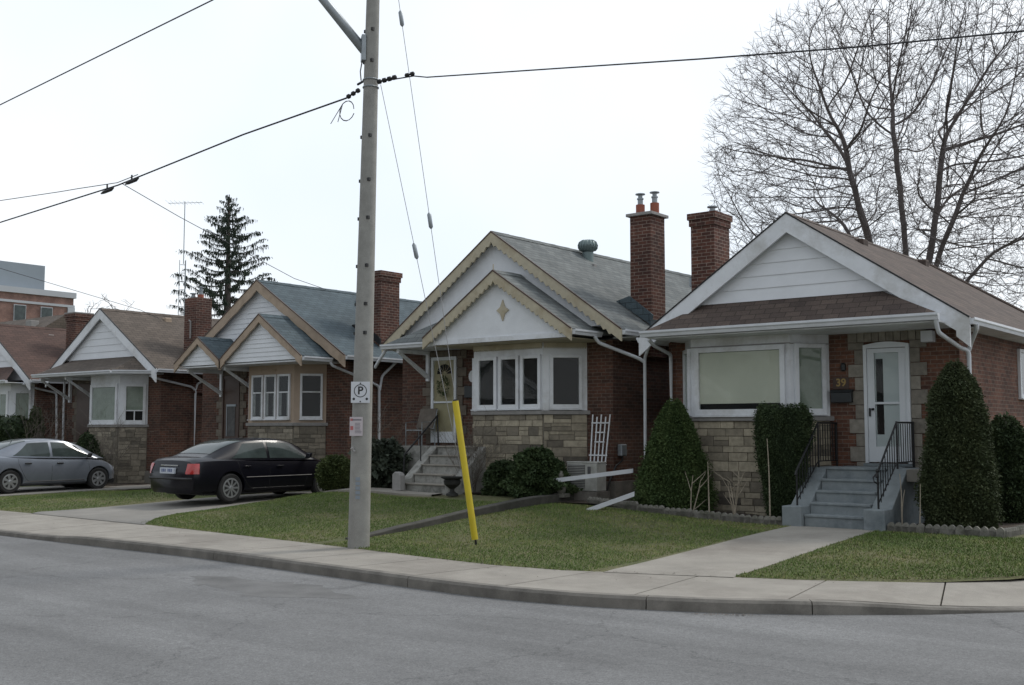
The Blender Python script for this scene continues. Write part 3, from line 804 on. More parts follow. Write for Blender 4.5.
# bay
p, TF, TR, lr, TL, ll = baywalls(H, -10.76, -8.68, 19.35, 20.0, .5, .5, 2.06-.09, 3.6, .1, 'white', MT['stone'], 11)
m = MB(); m.obox(TF, -10.78, -8.66, 0, .012, 3.42, 3.44); m.obox(TR, 0, lr, 0, .012, 3.41, 3.43); m.build('bay_trim', MT['cap'], p)
window(H, TF, -10.66, -8.76, 2.08, 3.41, fw=.095, depth=.07, cover='blind', cover_z=(2.31, 3.31))
window(H, TR, .08, lr-.10, 2.10, 3.42, fw=.08, depth=.07, cover='blindg')
window(H, TL, .10, ll-.08, 2.10, 3.42, fw=.08, depth=.07, cover='blindg')
# bright steps of the reflected gable seen in the big window are left to the reflections
# front door with white storm door
T = (0, 20.0, 1, 0)
dl, dr_ = -7.50, -6.66
quoins(T, dl, dr_, .95, 3.42, 3.60, MT['quoin'], H, seed=5)
D = MB(); 
D.obox(T, dl, dl+.06, 0, .07, 1.20, 3.30); D.obox(T, dr_-.06, dr_, 0, .07, 1.20, 3.30)
pts = [(dl, 19.93, 3.30), (dr_, 19.93, 3.30)] + [(dr_-(dr_-dl)*i/10, 19.93, 3.36+.05*math.sin(math.pi*i/10)) for i in range(11)]
D.prism(pts, (0, .07, 0))
dr = D.build('front_door', MT['doorwhite'], H)
m = MB(); a, b = dl+.066, dr_-.066
m.obox(T, a, a+.13, .02, .055, 1.22, 3.29); m.obox(T, b-.13, b, .02, .055, 1.22, 3.29); m.obox(T, a+.13, b-.13, .02, .055, 1.22, 1.50); m.obox(T, a+.13, b-.13, .02, .055, 3.21, 3.29); m.obox(T, a+.13, b-.13, .02, .055, 2.27, 2.31)
m.obox(T, a+.02, a+.11, .055, .06, 1.6, 3.2); m.obox(T, b-.11, b-.02, .055, .06, 1.6, 3.2)
m.obox(T, a, b, .004, .012, 1.21, 3.29); m.build('storm_door', MT['doorwhite'], dr, bevel=.003)
m = MB(); m.obox(T, a+.15, a+.28, .013, .016, 1.72, 3.1); m.build('door_light', MT['dark'], dr)
m = MB(); m.obox(T, a+.125, b-.125, .028, .032, 1.49, 2.275); m.obox(T, a+.125, b-.125, .028, .032, 2.305, 3.215); m.build('pane', MT['glass'], dr)
m = MB(); m.obox(T, a+.03, a+.055, .06, .10, 2.05, 2.2); m.lathe(a+.10, 19.915, [(.022, 2.16), (.03, 2.18), (.022, 2.2)], 10); m.build('handle', MT['iron'], dr)
m = MB(); m.obox(T, dl-.02, dr_+.02, 0, .12, 1.145, 1.195); m.build('threshold', MT['stepblue'], H)
# porch lamp box, mailbox and numerals
m = MB(); m.obox(T, -6.40, -6.20, .0, .2, 3.36, 3.56); m.build('junction_box', MT['gutter'], H, bevel=.01)
mbx = MB(); mbx.obox(T, -8.12, -7.72, .0, .12, 2.31, 2.5); mbx.prism([(-8.13, 19.86, 2.5), (-8.13, 20.0, 2.5), (-8.13, 20.0, 2.56), (-8.13, 19.9, 2.55)], (.42, 0, 0)); mbx.build('mailbox', MT['mailbox'], H, bevel=.01)
m = MB(); m.lathe(-7.9, 19.985, [(.03, 2.9), (.05, 2.92), (.05, 3.02), (.03, 3.05)], 10); m.build('bell', MT['mailbox'], H)
num = MB(); num.obox(T, -8.11, -7.80, 0, .012, 2.57, 2.79); nb = num.build('number_plate', MT['doorbrown'], H)
text('39', .2, MT['gold'], nb, (-7.95, 19.982, 2.68), (R(90), 0, 0), bold=True)
# side window on the right wall
TS = (-5.8, 20.0, 0, 1)
window(H, TS, 3.9, 5.0, 2.45, 3.45, fw=.07, cover='curtain')
window(H, TS, 6.4, 7.4, 2.45, 3.45, fw=.07, cover='curtain')
chimney(H, -11.62, -11.06, 20.95, 21.65, 3.0, 6.48, cap=None, flues=((-11.3, 21.35, 'steel', .12),), crown=.0)
m = MB(); m.box(-11.70, -11.62, 21.0, 21.1, 4.9, 5.1); m.build('chimney_bracket', MT['galv'], H)

# steps of house 1
ST = thing('front_steps', (-7.35, 18.2, .15), 'blue-grey painted concrete steps with sloping side walls, below the white storm door', 'steps')
m = MB(); zb = gz(-7.3, 17.9); n = 5; rise = (1.14-zb-.02)/n
for i in range(n):
    y0 = 18.0+.25*i
    m.box(-7.86, -6.80, y0, 20.0 if i == n-1 else y0+.26, -.1 if i == 0 else zb+rise*i-.05, zb+.02+rise*(i+1), .5)
    m.box(-7.858, -6.802, y0-.025, y0+.03, zb+.02+rise*(i+1)-.04, zb+.022+rise*(i+1))
m.build('treads', MT['stepblue'], ST, bevel=.008)
for x0, x1 in ((-8.22, -7.87), (-6.79, -6.44)):
    m = MB(); m.prism([(x0, 17.88, -.1), (x0, 19.99, -.1), (x0, 19.99, 1.13), (x0, 19.05, 1.13), (x0, 18.25, .50), (x0, 17.88, .50)], (x1-x0, 0, 0)); m.build('side_wall', MT['stepblue'], ST, bevel=.015)
m = MB(); m.box(-6.43, -5.95, 18.95, 19.99, .92, 1.13); m.build('landing_ledge', MT['kerb'], ST, bevel=.01)
m = MB(); m.box(-8.45, -8.23, 19.3, 19.99, .9, 1.12); m.build('landing_ledge', MT['kerb'], ST, bevel=.01)
def railing(x, label, lowpost, extra=()):
    rl = thing('handrail', (x, 18.15, .5), label, 'railing')
    base = lambda y: .50 if y < 18.25 else (.50+(y-18.25)/.8*.63 if y < 19.05 else 1.13)
    top = lambda y: 1.10 if y < 18.2 else (1.10+(y-18.2)/.85*.82 if y < 19.05 else 1.92)
    for a_, b_, c_ in ((18.12, base(18.12), 1.12), (19.08, 1.13, 1.95), (19.93, 1.13, 1.95)):
        m = MB(); m.tube([(x, a_, b_), (x, a_, c_)], .018, 8); m.build('post', MT['iron'], rl)
    m = MB(); m.tube([(x, 18.06, 1.02), (x, 18.12, 1.10), (x, 19.08, 1.93), (x, 19.95, 1.93)], .02, 6); m.tube([(x, 18.14, .60), (x, 19.06, 1.24), (x, 19.95, 1.24)], .012, 6); m.build('rail', MT['iron'], rl)
    m = MB(); y = 18.25
    while y < 19.9:
        m.tube([(x, y, base(y)+.10), (x, y, top(y)-.01)], .009, 5); y += .115
    m.build('balusters', MT['iron'], rl)
    return rl
railing(-8.04, 'black iron handrail on the left side wall of the blue-grey steps', 0)
r2 = railing(-6.62, 'black iron handrail on the right side wall of the blue-grey steps', 0)
m = MB(); m.tube([(-6.62, 18.12, 1.10), (-6.66, 18.02, 1.02), (-6.63, 17.98, .95), (-6.60, 18.05, .92)], .014, 6); m.lathe(-6.62, 18.12, [(.03, 1.1), (.035, 1.13), (.02, 1.16)], 8); m.build('scroll', MT['iron'], r2)
# ================================================================== HOUSE 2 (cream scalloped)
H = thing('bungalow', (-15.6, 19.6, .4), 'bungalow with scalloped cream bargeboards, grey-green roof and four-point star on its white front gable', 'house', 'brick bungalows in a row')
walls(H, -18.95, -12.78, 19.6, 29.5, 0, 3.72, 'brick')
m = MB(); m.box(-19.0, -12.72, 19.55, 29.6, -.2, .72); m.build('foundation', MT['kerb'], H)
sl = .70
rf = gable_roof(-15.6, -19.02, -12.16, 6.27, 3.87, 3.87, 18.98, 29.8, MT['shGrey'], H)
for xe in (-19.03, -12.15):
    rake(-15.6, 6.27, xe, 3.87, 18.95, .24, MT['cream'], H, scallops=44, amp=.065, flare=.02)
    trimline(-15.6, 6.27, xe, 3.87, 18.95, MT['doorbrown'], H)
m = MB()
for sg in (-1, 1):
    xe = -15.6+sg*3.4
    m.prism([(-15.6, 19.0, 6.18), (xe, 19.0, 3.78), (xe, 19.0, 3.75), (-15.6, 19.0, 6.15)], (0, .6, 0))
m.build('soffit', MT['white'], H)
gable_fill(H, -15.6, 3.0, 6.1, 3.98, 19.14, 19.62, MT['stucco'])
# roof vent: turbine
vt = MB(); cx, cy, cz = -15.25, 22.3, 6.02
vt.lathe(cx, cy, [(.14, cz-.12), (.14, cz+.16)], 16); pr = [(.10, .16), (.19, .20), (.235, .27), (.24, .33), (.21, .41), (.13, .46), (.02, .475)]
vt.lathe(cx, cy, [(a, cz+b) for a, b in pr], 18)
for k in range(18):
    a = 2*math.pi*k/18
    vt.tube([(cx+math.cos(a)*(r_+.006), cy+math.sin(a)*(r_+.006), cz+z_) for r_, z_ in pr[1:6]], .009, 4)
vt.build('turbine_vent', MT['vent'], rf, smooth=True, angle=40)
m = MB(); m.box(-14.95, -14.86, 22.0, 22.1, 5.72, 5.82); m.build('roof_pipe', MT['cap'], rf)
# front gable over the bay
FG = gable_roof(-14.89, -16.93, -12.85, 5.23, 3.87, 3.87, 18.18, 20.2, MT['shGrey'], H, name='front_gable_roof')
for xe in (-16.94, -12.84):
    rake(-14.89, 5.23, xe, 3.87, 18.15, .23, MT['cream'], FG, scallops=30, amp=.06, flare=.03)
    trimline(-14.89, 5.23, xe, 3.87, 18.15, MT['doorbrown'], FG)
gp = gable_fill(H, -14.89, 2.0, 5.12, 3.77, 18.30, 19.3, MT['stucco'], name='front_gable')
m = MB(); m.box(-16.8, -12.98, 18.27, 18.30, 3.70, 3.80); m.build('white_band', MT['white'], gp)
m = MB(); m.box(-16.8, -12.95, 18.36, 19.6, 3.68, 3.70); m.build('gable_soffit', MT['cream'], gp)
st = MB(); sx, sz = -14.72, 4.36; P = []
for k in range(8):
    a = math.pi/2*k/2; r_ = (.22 if (k//2) % 2 else .16) if k % 2 == 0 else .07
    r_ = .20 if k % 2 == 0 else .09
    P.append((sx+math.cos(a)*r_*(.85 if k % 4 == 0 else 1), 18.27, sz+math.sin(a)*r_*1.15))
st.prism(P, (0, .03, 0)); st.build('star_ornament', MT['cream'], gp)
# little finial
m = MB(); m.tube([(-14.89, 18.17, 5.22), (-14.89, 18.17, 5.36)], .012, 5); m.build('finial', MT['cream'], gp)
# porch hood at left
PH = MB(); a = (-18.42, 18.4, 3.80); b = (-16.3, 18.4, 3.80); c = (-16.2, 19.28, 4.68); d = (-18.95, 19.28, 3.92)
PH.face([a, b, c]); PH.face([a, c, d]); 
for q in ([a, b, c], [a, c, d]): PH.face([(x, y, z-.05) for x, y, z in q][::-1])
PH.face([a, b, (b[0], b[1], b[2]-.05), (a[0], a[1], a[2]-.05)]); PH.face([d, a, (a[0], a[1], a[2]-.05), (d[0], d[1], d[2]-.05)])
ph = PH.build('porch_hood', MT['shGrey'], H, recalc=False)
m = MB(); m.prism([(-18.36, 18.44, 3.70), (-16.5, 18.44, 3.70), (-16.5, 19.6, 3.70), (-18.85, 19.6, 3.70), (-18.85, 19.25, 3.70)], (0, 0, .03)); m.build('hood_soffit', MT['white'], ph)
gutter((-18.46, 18.42, 3.80), (-16.75, 18.42, 3.80), H, out=(0, -1))
gutter((-18.98, 19.24, 3.84), (-18.44, 18.42, 3.80), H, out=(-.83, -.55), w=.08)
gutter((-12.86, 18.2, 3.85), (-12.86, 19.2, 3.85), H, out=(1, 0))
gutter((-12.17, 18.99, 3.86), (-12.17, 29.7, 3.86), H, out=(1, 0))
gutter((-19.01, 29.7, 3.86), (-19.01, 19.0, 3.86), H, out=(-1, 0))
m = MB(); m.box(-12.77, -12.2, 19.6, 29.5, 3.74, 3.76); m.build('side_soffit', MT['white'], H)
downspout([(-12.80, 18.95, 3.74), (-12.78, 19.05, 3.62), (-12.2, 19.7, 3.30), (-12.12, 19.8, 3.22)], H)
downspout([(-18.42, 18.5, 3.74), (-18.5, 18.5, 3.62), (-18.85, 18.62, 3.38), (-18.95, 18.66, 3.30)], H)
bracket(-18.05, 19.6, 18.5, 3.69, H, h=.72)
# bay
p, TF, TR, lr, TL, ll = baywalls(H, -16.05, -14.10, 18.9, 19.6, .3, .66, 2.13, 3.68, .2, 'white', MT['stone'], 31)
m = MB()   # scalloped valance over the bay windows
def val(T, u0, u1):
    P = lambda u, z: (T[0]+u*T[2]+.02*T[3], T[1]+u*T[3]-.02*T[2], z)
    n = int((u1-u0)/.055); pts = [P(u0, 3.675), P(u1, 3.675)]
    for i in range(2*n+1):
        u = u1-(u1-u0)*i/(2*n); pts.append(P(u, 3.59-(.045 if i % 2 else 0)))
    m.prism(pts, (T[3]*.015, -T[2]*.015, 0))
val(TF, -16.04, -14.11); val(TR, .01, lr-.01); m.build('scalloped_valance', MT['cream'], p)
for u0, u1 in ((-15.93, -15.36), (-15.30, -14.74), (-14.69, -14.14)):
    window(H, TF, u0, u1, 2.26, 3.42, fw=.075, depth=.06, cover=None)
window(H, TR, .14, lr-.12, 2.26, 3.42, fw=.07, depth=.06)
window(H, TL, .08, ll-.06, 2.26, 3.42, fw=.05, depth=.06)
m = MB(); m.obox(TF, -14.62, -14.32, .03, .06, .98, 1.2); m.build('coal_door', MT['mailbox'], H)
# door
T = (0, 19.6, 1, 0); dl, dr_ = -17.95, -17.15
quoins(T, dl, dr_, 1.46, 3.55, 3.68, MT['quoinB'], H, seed=15, hstep=.22)
D = MB(); D.obox(T, dl, dl+.07, 0, .06, 1.50, 3.54); D.obox(T, dr_-.07, dr_, 0, .06, 1.50, 3.54); D.obox(T, dl+.07, dr_-.07, 0, .06, 3.46, 3.54); D.obox(T, dl+.07, dr_-.07, 0, .05, 1.50, 1.76); D.obox(T, dl+.07, dr_-.07, 0, .05, 2.44, 2.48)
dr = D.build('front_door', MT['doorwhite'], H, bevel=.003)
m = MB(); m.obox(T, dl+.07, dr_-.07, .002, .012, 1.76, 3.46); m.build('inner_door', MT['dooryellow'], dr)
m = MB()
for k in range(7):   # fan light in the inner door
    a = math.pi*(k+.5)/7; cxx, cz = (dl+dr_)/2, 3.13
    m.prism([(cxx+.07*math.cos(a-.1), 19.582, cz+.07*math.sin(a-.1)), (cxx+.24*math.cos(a-.19), 19.582, cz+.24*math.sin(a-.19)), (cxx+.24*math.cos(a+.19), 19.582, cz+.24*math.sin(a+.19)), (cxx+.07*math.cos(a+.1), 19.582, cz+.07*math.sin(a+.1))], (0, .006, 0))
m.build('fanlight', MT['dark'], dr)
m = MB(); m.obox(T, dl+.065, dr_-.065, .035, .039, 2.47, 3.465); m.obox(T, dl+.065, dr_-.065, .035, .039, 1.755, 2.445); m.build('pane', MT['glass'], dr)
wr = thing('wreath', (-17.52, 19.5, 2.72), 'round leafy wreath hanging on the yellow front door', 'wreath')
m = MB()
for k in range(260):
    a = random.random()*6.283; rr = .16+random.gauss(0, .035); x = -17.52+rr*math.cos(a)*.9; z = 2.83+rr*1.2*math.sin(a)
    b = random.random()*6.28; l = .045
    m.face([(x, 19.53, z), (x+l*math.cos(b), 19.51-random.random()*.03, z+l*math.sin(b)), (x+l*.6*math.cos(b+.8), 19.50, z+l*.6*math.sin(b+.8))], random.random())
m.build('leaves', MT['juniper'], wr, recalc=False)
# plaque, porch light, box
m = MB(); P = [(-16.67+.11*math.cos(a*math.pi/8), 19.57, 3.05+.14*math.sin(a*math.pi/8)) for a in range(16)]; m.prism(P, (0, .03, 0)); pl = m.build('house_plaque', MT['white'], H)
m = MB(); m.obox(T, -16.86, -16.60, 0, .1, 2.55, 2.83); m.build('mailbox', MT['mailbox'], H, bevel=.01)
chimney(H, -12.95, -12.42, 20.6, 21.2, 3.4, 6.52, cap='cap', flues=((-12.80, 20.8, 'clay', .22), (-12.52, 20.95, 'clay', .25)), steps=False)
m = MB(); m.prism([(-13.3, 20.54, 4.66), (-12.95, 20.54, 4.44), (-12.40, 20.54, 4.07), (-12.36, 20.54, 4.3), (-12.95, 20.54, 4.75)], (0, .05, 0)); m.prism([(-12.40, 20.5, 4.03), (-12.40, 21.3, 4.03), (-12.40, 21.3, 4.2), (-12.40, 20.5, 4.2)], (.02, 0, 0)); m.build('chimney_flashing', MT['shBlue'], rf)
# meter on side wall
m = MB(); m.box(-12.78, -12.66, 19.75, 19.95, 1.25, 1.5); m.build('meter', MT['galv'], H, bevel=.02)
m = MB(); m.tube([(-12.72, 19.85, 1.25), (-12.72, 19.84, 1.15), (-12.72, 19.6, 1.05), (-12.74, 19.4, .75), (-12.8, 19.35, .5)], .02, 6); m.build('hose', MT['black'], H)

ST = thing('front_steps', (-16.6, 18.0, .4), 'worn pale concrete steps rising to the yellow front door', 'steps')
m = MB(); zb = gz(-16.5, 17.75)+.03; n = 5; rise = (1.44-zb)/n
for i in range(n):
    y0 = 17.8+.25*i
    m.box(-17.05, -15.88 if i < 1 else -15.93, y0, 19.6 if i == n-1 else y0+.26, 0 if i == 0 else zb+rise*i-.05, zb+rise*(i+1)-.035)
m.build('risers', MT['stepgrey'], ST)
m = MB()
for i in range(n):
    y0 = 17.8+.25*i; m.box(-17.08, -15.90, y0-.035, (19.58 if i == n-1 else y0+.25), zb+rise*(i+1)-.034, zb+rise*(i+1))
m.build('treads', MT['concrete'], ST, bevel=.008)
for x0, x1 in ((-17.32, -17.09), (-15.86, -15.68)):
    m = MB(); m.prism([(x0, 17.72, 0), (x0, 19.59, 0), (x0, 19.59, 1.43), (x0, 18.85, 1.43), (x0, 17.95, .72), (x0, 17.72, .72)], (x1-x0, 0, 0)); m.build('side_wall', MT['stepgrey'], ST, bevel=.012)
m = MB(); m.box(-18.35, -17.33, 18.75, 19.59, .1, 1.43); m.build('landing', MT['stepgrey'], ST, bevel=.01)
rl = thing('handrail', (-17.2, 17.85, .7), 'dark metal handrail on the left side wall of the worn pale steps', 'railing')
m = MB(); m.tube([(-17.2, 17.85, .7), (-17.2, 17.87, 1.25), (-17.2, 18.95, 2.13), (-17.2, 19.0, 1.43)], .022, 6); m.tube([(-17.2, 18.4, 1.1), (-17.2, 18.4, 1.65)], .014, 6); m.build('rail', MT['iron'], rl)
bk = thing('concrete_block', (-17.35, 17.5, .42), 'whitewashed concrete block standing at the foot of the pale steps', 'block')
m = MB(); z = gz(-17.4, 17.45)+.03; m.prism([(-17.22, 17.50, z), (-16.97, 17.50, z), (-16.97, 17.50, z+.34), (-17.02, 17.50, z+.40), (-17.14, 17.50, z+.42), (-17.22, 17.50, z+.36)], (0, .16, 0)); m.build('block', MT['cap'], bk, bevel=.02)
# porch chair with folded lawn seat
ch = thing('porch_chair', (-18.0, 19.2, 1.43), 'grey lawn chair with metal frame on the porch left of the yellow door', 'chair')
m = MB(); x0, x1, y0, y1 = -18.2, -17.68, 18.95, 19.4; z = 1.43
for x in (x0, x1):
    m.tube([(x, y0, z), (x, y0, z+.55), (x, y1, z+.57), (x, y1, z)], .012, 6); m.tube([(x, y1-.05, z+.4), (x, y1+.08, z+.86)], .012, 6)
m.tube([(x0, y0, z+.36), (x1, y0, z+.36)], .012, 6); m.build('frame', MT['galv'], ch)
m = MB(); m.prism([(x0, y1-.1, z+.42), (x1, y1-.1, z+.42), (x1, y1+.06, z+.88), (x0, y1+.06, z+.88)], (0, .03, 0)); m.build('backrest', MT['wood'], ch)
m = MB(); m.box(x0, x1, y0, y1, z+.36, z+.39); m.build('seat', MT['wood'], ch)
# urn
ur = thing('garden_urn', (-15.45, 17.55, .43), 'black footed garden urn in front of the worn pale steps', 'urn')
m = MB(); z = gz(-15.7, 17.5)+.03; m.lathe(-15.45, 17.5, [(.13, z), (.13, z+.04), (.05, z+.09), (.045, z+.14), (.10, z+.18), (.17, z+.24), (.185, z+.31), (.16, z+.34), (.24, z+.375), (.245, z+.40), (.17, z+.395), (.14, z+.33)], 22); m.build('bowl', MT['rust'], ur, smooth=True, angle=35)
# trellis
tr = thing('trellis', (-13.3, 19.5, .9), 'white wooden lattice trellis leaning on the brick wall behind the air conditioner', 'trellis')
m = MB()
for i in range(5):
    t = i/4; xb = -13.26+.36*t; xt = -13.52+.52*t
    xb += .04; xt = xb-.04+.08*t
    m.prism([(xb-.013, 19.35, .85), (xb+.013, 19.35, .85), (xt+.013, 19.54, 2.08+.05*(i in (0, 4, 2))), (xt-.013, 19.54, 2.08+.05*(i in (0, 4, 2)))], (0, .015, 0))
for z, w0, w1 in ((1.95, 0, 4), (1.75, .9, 3.1), (1.55, .9, 3.1), (1.27, 0, 4), (1.08, 0, 4)):
    y = 19.35+.19*(z-.85)/1.23-.012; m.box(-13.24+.1*w0+(.0 if w0 else -.03), -13.24+.10*w1+.03, y-.008, y+.006, z-.013, z+.013)
m.build('slats', MT['white'], tr)
# AC
ac = thing('air_conditioner', (-13.3, 19.0, .5), 'beige metal air conditioner unit standing by the brick house corner', 'air conditioner')
m = MB(); x0, x1, y0, y1, z0, z1 = -13.45, -12.70, 18.85, 19.2, .55, 1.12
m.box(x0, x1, y0, y1, z0, z1); m.box(x0-.01, x1+.01, y0-.01, y1+.01, z1, z1+.025); m.build('cabinet', MT['acwhite'], ac, bevel=.01)
m = MB(); m.box(x0+.03, x0+.46, y0-.012, y0-.002, z0+.05, z1-.04)
m.build('grille_backing', MT['curtain'], ac)
m = MB()
for k in range(14): m.box(x0+.03, x0+.46, y0-.02, y0-.013, z0+.06+k*.034, z0+.07+k*.034)
m.build('grille', MT['acwhite'], ac)
m = MB(); m.box(x0+.53, x0+.60, y0-.014, y0-.002, z0+.33, z0+.5); m.build('badge', MT['curtain'], ac)
m = MB(); m.box(x0-.05, x1+.05, y0-.08, y1+.05, .2, z0-.01); m.build('pad', MT['kerb'], ac)
# statue
sg = thing('garden_statue', (-13.25, 18.35, .4), 'small mossy stone garden statue beside the air conditioner', 'statue')
m = MB(); z = gz(-13.4, 18.3)+.02; m.box(-13.38, -13.12, 18.25, 18.5, z, z+.08); m.build('plinth', MT['statue'], sg, bevel=.01)
bm = bmesh.new()
for (x, y, zz, r_, h_) in ((-13.25, 18.37, .17, .10, .12), (-13.25, 18.37, .30, .08, .12), (-13.25, 18.36, .44, .055, .06), (-13.32, 18.33, .30, .03, .09), (-13.18, 18.33, .31, .03, .09), (-13.28, 18.31, .15, .05, .06), (-13.25, 18.37, .51, .03, .03)):
    bmesh.ops.create_icosphere(bm, subdivisions=2, radius=1, matrix=Matrix.Translation(Vector((x, y, z+zz))-Vector((-13.25, 18.35, .4))) @ Matrix.Diagonal((r_, r_, h_, 1)))
me = bpy.data.meshes.new('figure'); bm.to_mesh(me); bm.free(); me.materials.append(MT['statue'])
o = bpy.data.objects.new('figure', me); COL.objects.link(o); o.parent = sg; md = o.modifiers.new('r', 'REMESH'); md.mode = 'VOXEL'; md.voxel_size = .012
m = MB(); zz = gz(-13.8, 18.3); m.box(-13.9, -13.55, 18.2, 18.45, zz, zz+.12); 
tag(m.build('paving_stone', MT['statue'], None, bevel=.02), 'rough grey stone lying left of the small garden statue', 'stone')
# loose gutter lengths
def loose(p, q, label):
    o = Vector(q)-Vector(p); mb = MB(); s_ = Vector((-o.y, o.x, 0)).normalized(); w = .055
    P = Vector(p); up = Vector((0, 0, 1))
    prof = [(-w, .0), (w, 0), (w, .085), (w-.008, .085), (w-.008, .008), (-w+.008, .008), (-w+.008, .085), (-w, .085)]
    mb.prism([tuple(P+s_*a+up*b) for a, b in prof], tuple(o))
    return tag(mb.build('loose_gutter', MT['gutter'], None), label, 'gutter', 'loose white gutter lengths on the ground')
loose((-14.0, 18.1, .64), (-11.75, 18.7, .95), 'long white gutter length propped up in front of the air conditioner')
loose((-12.0, 17.45, .22), (-11.22, 17.92, .55), 'short white gutter length lying on the lawn beside the conical evergreen')
# ================================================================== HOUSE 3 (tan, blue-grey roof)
H = thing('bungalow', (-25.1, 20.5, .3), 'bungalow with blue-grey roof, tan bargeboards and three gables, behind the black sedan', 'house', 'brick bungalows in a row')
walls(H, -28.35, -21.9, 20.55, 30.2, 0, 3.66, 'brick')
m = MB(); m.box(-28.4, -21.85, 20.5, 30.3, -.2, .6); m.build('foundation', MT['kerb'], H)
rf = gable_roof(-25.1, -28.3, -21.43, 6.08, 4.075, 3.78, 19.98, 30.6, MT['shBlue'], H)
for xe, ze_ in ((-28.31, 4.07), (-21.42, 3.78)):
    rake(-25.1, 6.08, xe, ze_, 19.95, .30, MT['tan'], H, scallops=10, amp=.025, flare=.03)
    trimline(-25.1, 6.08, xe, ze_, 19.95, MT['doorbrown'], H)
m = MB()
for sg in (-1, 1):
    xe = -25.1+sg*3.15; m.prism([(-25.1, 20.0, 5.98), (xe, 20.0, 4.0), (xe, 20.0, 3.97), (-25.1, 20.0, 5.95)], (0, .55, 0))
m.build('soffit', MT['white'], H)
gable_fill(H, -25.1, 3.1, 5.92, 3.98, 20.16, 20.57, MT['stucco'])
siding_tri(-25.1, lambda z: max(0, (5.90-z)/.626), 3.9, 5.9, 20.145, .14, MT['siding'], H)
m = MB(); m.box(-24.55, -24.25, 23.3, 23.6, 5.4, 5.82); m.build('roof_vent', MT['shBrown'], rf, bevel=.03)
m = MB(); m.box(-23.9, -23.6, 23.4, 23.7, 5.3, 5.56); m.build('roof_vent', MT['shBlue'], rf, bevel=.03)
FG = gable_roof(-23.73, -25.42, -22.0, 4.93, 3.74, 3.74, 18.98, 21.2, MT['shBlue'], H, name='front_gable_roof')
for xe in (-25.43, -21.99):
    rake(-23.73, 4.93, xe, 3.74, 18.95, .22, MT['tan'], FG, scallops=8, amp=.02, flare=.06); trimline(-23.73, 4.93, xe, 3.74, 18.95, MT['doorbrown'], FG)
gp = gable_fill(H, -23.73, 1.62, 4.80, 3.66, 19.10, 20.5, MT['stucco'], name='front_gable')
siding_tri(-23.73, lambda z: max(0, (4.80-z)/.70), 3.66, 4.80, 19.085, .12, MT['siding'], gp)
m = MB(); m.box(-25.4, -22.05, 19.1, 20.54, 3.60, 3.64); m.build('gable_soffit', MT['white'], gp)
PG = gable_roof(-26.45, -27.52, -25.38, 4.45, 3.72, 3.72, 18.98, 21.2, MT['shBlue'], H, name='porch_gable_roof')
for xe in (-27.53, -25.37):
    rake(-26.45, 4.45, xe, 3.72, 18.95, .20, MT['tan'], PG, scallops=6, amp=.02, flare=.06); trimline(-26.45, 4.45, xe, 3.72, 18.95, MT['doorbrown'], PG)
gp = gable_fill(H, -26.45, 1.0, 4.32, 3.64, 19.10, 20.5, MT['stucco'], name='porch_gable')
siding_tri(-26.45, lambda z: max(0, (4.32-z)/.68), 3.64, 4.32, 19.085, .12, MT['siding'], gp)
m = MB(); m.box(-27.5, -25.42, 19.1, 20.54, 3.58, 3.62); m.build('porch_soffit', MT['white'], gp)
gutter((-21.44, 19.99, 3.77), (-21.44, 30.5, 3.77), H, out=(1, 0)); gutter((-28.29, 30.5, 4.06), (-28.29, 20.0, 4.06), H, out=(-1, 0)); gutter((-22.0, 19.0, 3.72), (-22.0, 20.0, 3.72), H, out=(1, 0))
downspout([(-21.97, 19.95, 3.62), (-21.95, 20.0, 3.52), (-21.84, 21.4, 3.10), (-21.84, 21.66, 3.0), (-21.84, 21.68, .5)], H)
downspout([(-21.5, 22.0, 3.7), (-21.6, 21.95, 3.6), (-21.82, 21.75, 3.3), (-21.84, 21.68, 2.9)], H)
bracket(-27.35, 20.55, 19.3, 3.57, H, h=.78); bracket(-25.62, 20.55, 19.3, 3.57, H, h=.78)
p, TF, TR, lr, TL, ll = baywalls(H, -25.29, -23.34, 19.9, 20.55, .2, .58, 2.0-.09, 3.6, .2, 'tanwall', MT['stoneH'], 51)
for u0, u1 in ((-25.12, -24.62), (-24.56, -24.06), (-24.0, -23.48)):
    window(H, TF, u0, u1, 2.10, 3.34, fw=.06, depth=.05, rails=(2.84,), cover='split', cover_z=(2.2, 2.82))
window(H, TR, .16, lr-.10, 2.10, 3.34, fw=.06, depth=.05, rails=(2.84,))
window(H, TL, .1, ll-.06, 2.10, 3.34, fw=.05, depth=.05, rails=(2.84,))
m = MB(); m.obox(TF, -24.75, -24.1, .0, .02, 3.42, 3.50); m.build('carved_panel', MT['tan'], p)
T = (0, 20.55, 1, 0); dl, dr_ = -27.3, -26.5
quoins(T, dl, dr_, 1.4, 3.42, 3.58, MT['quoinB'], H, seed=25, hstep=.22)
D = MB(); D.obox(T, dl, dl+.05, 0, .05, 1.45, 3.42); D.obox(T, dr_-.05, dr_, 0, .05, 1.45, 3.42); D.obox(T, dl+.05, dr_-.05, 0, .04, 1.45, 1.55); D.obox(T, dl+.05, dr_-.05, 0, .04, 3.32, 3.42); D.obox(T, dl+.05, dr_-.05, .0, .02, 1.55, 3.32)
dr = D.build('front_door', MT['doorbrown'], H)
m = MB(); m.obox(T, dl+.25, dr_-.2, .022, .03, 1.62, 2.5); m.build('pane', MT['curtain'], dr)
m = MB(); m.obox(T, dl+.2, dr_-.15, .022, .045, 2.5, 2.56); m.obox(T, dl+.2, dl+.23, .022, .04, 1.62, 2.5); m.obox(T, dl-.02, dr_+.02, .03, .09, 1.42, 1.47); m.build('door_trim', MT['galv'], dr)
chimney(H, -22.7, -21.95, 21.8, 22.55, 3.0, 6.28, cap=None, crown=0)
